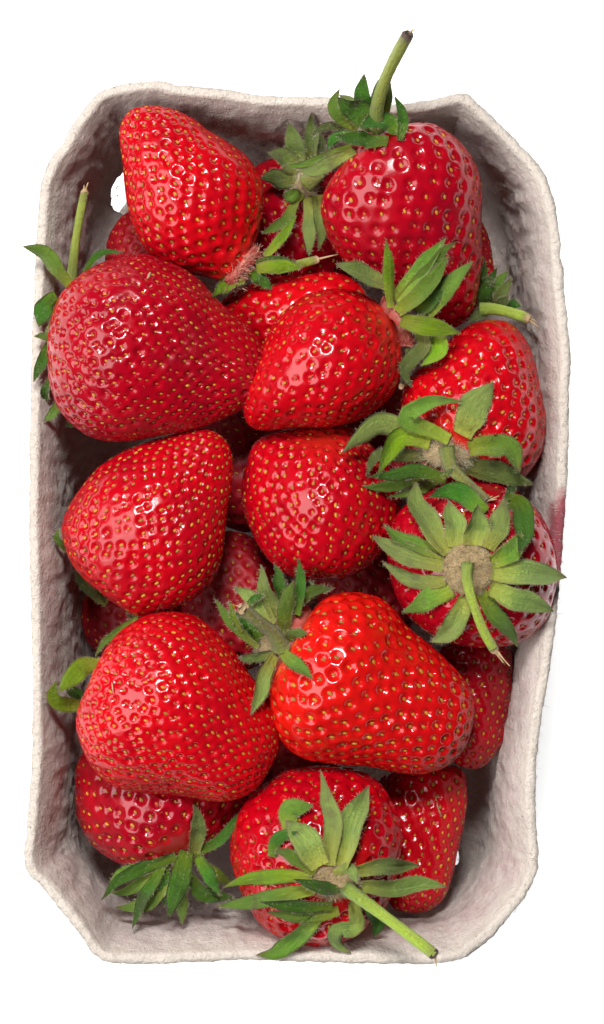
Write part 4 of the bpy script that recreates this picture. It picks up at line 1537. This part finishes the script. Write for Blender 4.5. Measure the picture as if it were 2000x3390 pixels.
disc_hairs(b, c_, n_, e1_, e2_, 84, 86, 1.5, 500, M_HAIR, 1.2, 14)
stem(b, W_([(742, 640), (735, 760), (785, 950), (850, 1120), (925, 1255)]), 72 * W_.s, 62 * W_.s, zc10 + 2.2, zc10 + 0.5, combined(['right_calyx']), M_STEM, scar=True,
     dry=[W_([(925, 1250), (1035, 1368)]), W_([(930, 1240), (1000, 1330)]), W_([(915, 1250), (990, 1345)])], arch=1.5)

# --- calyx of the orange-red strawberry
X_ = Crop(660, 1820, 0.3369)
b = BERRIES['centre_orange']
calyx('centre_orange', X_, [
    ([(990, 520), (1130, 420), (1080, 300)], 95, 'p', dict(zb=-2)),
    ([(980, 540), (1090, 430), (1320, 372)], 115, 'm', dict(zb=2)),
    ([(580, 960), (440, 830), (290, 680), (148, 475)], 110, 'm', dict(zb=3)),
    ([(600, 880), (420, 700), (345, 600)], 150, 'd', dict(zb=3)),
    ([(420, 810), (340, 660), (288, 485)], 60, 'y', dict(zb=6)),
    ([(710, 740), (560, 510), (330, 358)], 170, 'p', dict(zb=6)),
    ([(800, 560), (785, 330), (730, 125)], 145, 'd', dict(zb=8)),
    ([(770, 700), (680, 430), (600, 138)], 165, 'p', dict(zb=9)),
    ([(960, 640), (1005, 330), (968, 88)], 115, 'd', dict(zb=10)),
    ([(840, 830), (855, 570), (935, 290)], 165, 'm', dict(zb=11)),
    ([(460, 560), (540, 480), (645, 443)], 70, 'd', dict(zb=10)),
    ([(730, 1000), (560, 1050), (375, 1065)], 110, 'g', dict(zb=6)),
    ([(740, 1030), (640, 1220), (590, 1420), (500, 1625)], 160, 'p', dict(zb=10)),
    ([(810, 1000), (950, 1130), (1115, 1275)], 150, 'm', dict(zb=13)),
    ([(850, 900), (950, 820), (1065, 825)], 115, 'm', dict(zb=12)),
], zc=6, surf=['centre_orange', 'left_lower', 'deep_centre', 'centre_low'], follow=False)
c_, n_, e1_, e2_ = disc(b, X_([(720, 900)])[0], 62, 62, 4.0, 3.2, M_DISC, (-0.5, 0.3, 0.8))
disc_hairs(b, c_, n_, e1_, e2_, 62, 62, 3.2, 500, M_HAIR, 1.2, 15)
neck = [np.array([*px2mm(*X_([p])[0], z), z]) for p, z in (((1020, 640), -1), ((960, 760), 3.5), ((900, 950), 5), ((800, 1110), 1))]
tube('receptacle_neck', b.root, b.org, catmull_open(neck, 16), 2.4, M_NECK, 14, rough=0.18)
cc = catmull_open(neck, 90) + rr_.normal(0, 0.6, (90, 3)) + np.array([0, 0, 2.0])
bristles(b, cc, np.tile([0.2, 0.0, 0.6], (90, 1)), 1.2, 0.08, M_STAMEN, 'stamens', 0.8, 10)
Ps = stem(b, X_([(810, 960), (730, 820), (580, 700), (420, 570)]), 150 * X_.s, 115 * X_.s, 8.5, 17, None, M_STEM_D, scar=True,
          dry=[X_([(420, 560), (355, 545)]), X_([(440, 540), (390, 535)])])
cc = np.repeat(Ps, 18, 0)
bristles(b, cc + rr_.normal(0, 0.9, cc.shape), np.tile([0, 0, 0.6], (len(cc), 1)), 0.9, 0.03, M_HAIR, 'stem_hairs', 0.9, 31)

# --- calyx at the bottom centre
Y_ = Crop(680, 2500, 0.5526)
b = BERRIES['bottom_centre']
zc16 = float(look(b.map, *Y_([(770, 760)])[0]))
calyx('bottom_centre', Y_, [
    ([(960, 880), (1035, 990), (1008, 1092)], 90, 'd', dict(lift=0.5)),
    ([(700, 920), (540, 1090), (420, 1180), (302, 1198)], 125, 'm', dict(lift=2.5)),
    ([(890, 880), (900, 1020), (795, 1045), (785, 1130), (875, 1188)], 115, 'p', dict(lift=1.5)),
    ([(640, 730), (400, 730), (220, 755), (102, 795)], 100, 'y', dict(lift=2.5)),
    ([(650, 800), (400, 855), (200, 890), (60, 912)], 105, 'm', dict(lift=3.0)),
    ([(800, 930), (600, 965), (365, 942)], 95, 'm', dict(lift=2.6)),
    ([(760, 900), (560, 900), (325, 878)], 85, 'd', dict(lift=3.8)),
    ([(660, 700), (520, 600), (405, 575)], 95, 'm', dict(lift=1.5)),
    ([(400, 610), (430, 500), (555, 458)], 80, 'd', dict(lift=2.5)),
    ([(680, 670), (590, 500), (480, 390)], 180, 'p', dict(lift=2.0)),
    ([(505, 450), (505, 330), (648, 300)], 125, 'm', dict(lift=3.0, roll=0.0, cup=-0.2)),
    ([(740, 660), (762, 380), (688, 85)], 120, 'p', dict(lift=2.2)),
    ([(830, 670), (880, 400), (980, 185)], 160, 'p', dict(lift=2.4)),
    ([(900, 690), (1080, 660), (1288, 662)], 110, 'p', dict(lift=2.4)),
    ([(920, 780), (1150, 790), (1300, 765), (1450, 792)], 120, 'p', dict(lift=3.2)),
    ([(770, 715), (860, 690), (915, 775)], 80, 'p', dict(lift=3)),
    ([(910, 770), (720, 795), (525, 742)], 85, 'd', dict(lift=2.5, z=zc16 + 3, cup=-0.3)),
], surf=['bottom_centre', 'bottom_right', 'tray', 'bottom_left'], lift=2.0)
c_, n_, e1_, e2_ = disc(b, Y_([(775, 760)])[0], 84, 58, zc16 + 0.1, 1.8, M_DISC, (0, -0.25, 0.95))
disc_hairs(b, c_, n_, e1_, e2_, 82, 57, 1.8, 800, M_DISC, 1.0, 17)
disc_hairs(b, c_, n_, e1_, e2_, 84, 58, 1.8, 400, M_HAIR, 1.2, 18)
stem(b, Y_([(830, 790), (1000, 910), (1200, 1060), (1372, 1192)]), 76 * Y_.s, 66 * Y_.s, zc16 + 3.2, zc16 + 4.0, None, M_STEM, scar='dark',
     dry=[Y_([(1372, 1190), (1378, 1230), (1388, 1268)]), Y_([(1378, 1195), (1382, 1250)])])

# --- shaded calyx in the lower left corner
Z_ = Crop(300, 2600, 0.4043)
b = BERRIES['bottom_left']
zc15 = float(look(b.map, *Z_([(740, 600)])[0]))
calyx('bottom_left', Z_, [
    ([(900, 640), (1100, 780), (1180, 820)], 110, 'y', dict(zb=zc15 - 6)),
    ([(780, 700), (900, 870), (1190, 925)], 140, 'd', dict(zb=zc15 - 4)),
    ([(560, 700), (300, 860), (155, 880)], 105, 'm', dict(zb=zc15 - 5)),
    ([(480, 640), (260, 710), (148, 800)], 85, 'm', dict(zb=zc15 - 3)),
    ([(680, 760), (440, 980), (200, 1000)], 135, 'm', dict(zb=zc15 - 3)),
    ([(760, 850), (745, 1020), (748, 1145)], 105, 'm', dict(zb=zc15 - 2)),
    ([(620, 640), (600, 850), (602, 1000)], 85, 'd', dict(zb=zc15 - 2)),
    ([(840, 560), (1050, 450), (1245, 200)], 95, 'd', dict(zb=zc15 + 2)),
    ([(700, 580), (480, 660), (250, 760), (85, 945)], 120, 'd', dict(zb=zc15 + 1)),
    ([(840, 560), (875, 350), (848, 150)], 135, 'g', dict(zb=zc15 + 4)),
    ([(880, 580), (975, 740), (1068, 905)], 125, 'd', dict(zb=zc15 + 1)),
    ([(600, 640), (430, 950), (340, 1178)], 110, 'd', dict(zb=zc15 + 1)),
    ([(790, 540), (720, 820), (638, 1090)], 190, 'd', dict(zb=zc15 + 3)),
], zc=zc15 + 0.5, surf=['bottom_left', 'tray'], follow=False)
disc(b, Z_([(740, 590)])[0], 55, 42, zc15 - 0.3, 1.6, M_DISC, (0.1, -0.4, 0.9))
cc = np.array([[*px2mm(*Z_([(640 + 90 * math.cos(a) + rr_.normal(0, 18), 480 + 40 * math.sin(a) + rr_.normal(0, 14))])[0], zc15), zc15 + 0.4] for a in rr_.uniform(0, 6.28, 90)])
bristles(b, cc, np.tile([0, 0.2, 0.6], (90, 1)), 0.9, 0.10, M_STAMEN, 'stamens', 0.8, 19)

# --- calyx of the large left strawberry, over the rim
LL = Crop(60, 580, 0.3369)
b = BERRIES['left_big']
calyx('left_big', LL, [
    ([(560, 2350), (530, 2430), (470, 2480)], 70, 'd', dict(zb=-12, z=-8)),
    ([(420, 2200), (340, 2340), (248, 2425)], 100, 'm', dict(zb=-3)),
    ([(330, 2000), (270, 2120), (300, 2230)], 90, 'd', dict(zb=-4)),
    ([(640, 980), (740, 810), (880, 750), (1050, 760)], 75, 'd', dict(zb=-6, z=-4)),
    ([(330, 1620), (235, 1830), (150, 2035)], 120, 'd', dict(zb=4)),
    ([(380, 1200), (270, 1290), (205, 1490)], 190, 'd', dict(zb=4)),
    ([(360, 1360), (300, 1550), (155, 1585)], 120, 'm', dict(zb=5)),
    ([(500, 1120), (350, 900), (220, 750), (45, 700)], 165, 'm', dict(zb=8)),
], zc=1.5, surf=['tray'], follow=False)
stem(b, LL([(520, 1150), (530, 1000), (575, 600), (655, 165)]), 100 * LL.s, 78 * LL.s, -2, -1, combined(['tray']), M_STEM, scar=True,
     dry=[LL([(660, 150), (690, 70)]), LL([(650, 150), (648, 95)])])

# --- curled bright leaves of the lower left strawberry
Mm = Crop(120, 1700, 0.3369)
b = BERRIES['left_lower']
calyx('left_lower', Mm, [
    ([(460, 1900), (400, 1780), (270, 1690)], 130, 'd', dict(zb=-3, z=-5)),
    ([(480, 1880), (250, 1870), (165, 1790), (195, 1640)], 165, 'y', dict(zb=3, z=-4, roll=0.1, cup=0.25)),
    ([(650, 1480), (460, 1510), (320, 1640), (215, 1760)], 210, 'y', dict(zb=6, z=1, roll=-0.1, cup=-0.25)),
    ([(1000, 1025), (800, 1160), (650, 1280), (570, 1420)], 90, 'm', dict(zb=0, z=-3)),
], zc=-1, surf=['tray'], follow=False)

# --- the little that shows of the left middle strawberry's calyx
b = BERRIES['left_middle']
calyx('left_middle', Mm, [
    ([(300, 370), (205, 250), (222, 145)], 66, 'm', dict(zb=-3, z=-9)),
    ([(700, 880), (480, 690), (365, 560)], 130, 'g', dict(zb=-15, z=-16)),
    ([(1000, 1030), (950, 1020), (880, 970)], 50, 'p', dict(zb=-8, z=-10)),
], surf=['tray'], follow=False)

# --- soft hairs on the sepals, one part per calyx
for bb in BERRIES.values():
    if bb.root.name in MARGIN:
        bristles(bb, np.vstack([m[0] for m in MARGIN[bb.root.name]]), np.vstack([m[1] for m in MARGIN[bb.root.name]]), 0.65, 0.022, M_HAIR,
                 'sepal_hairs', 0.35, len(bb.root.name) + 7)

# --- loose straw fibres lying on the fruit
for (fk, fa, fb, fw, flab) in (('bottom_right', (1441, 2636), (1455, 2700), 0.17, 'thin straw fibre on the narrow lower right strawberry'),
                               ('left_big', (497, 903), (490, 922), 0.30, 'tiny straw chip on the large dark strawberry by the left rim'),
                               ('left_lower', (371, 2259), (376, 2296), 0.14, 'thin straw fibre on the densely pitted lower left strawberry')):
    fm_ = BERRIES[fk].map
    pts_ = []
    for q in np.linspace(0, 1, 5):
        fx, fy = fa[0] + (fb[0] - fa[0]) * q, fa[1] + (fb[1] - fa[1]) * q
        fz = float(look(fm_, fx, fy)) + 0.12
        pts_.append((*px2mm(fx, fy, fz), fz))
    pts_ = np.array(pts_)
    pts_[:, 2] = np.linspace(pts_[0, 2], pts_[-1, 2], 5) + 0.1
    fo_ = tube('straw_fibre', None, tuple(pts_[2]), pts_, [fw * 0.6, fw, fw, fw, fw * 0.4], M_DRY, ring=6)
    fo_['label'] = flab
    fo_['category'] = 'straw fibre'
    fo_['group'] = 'straw bits on the fruit'
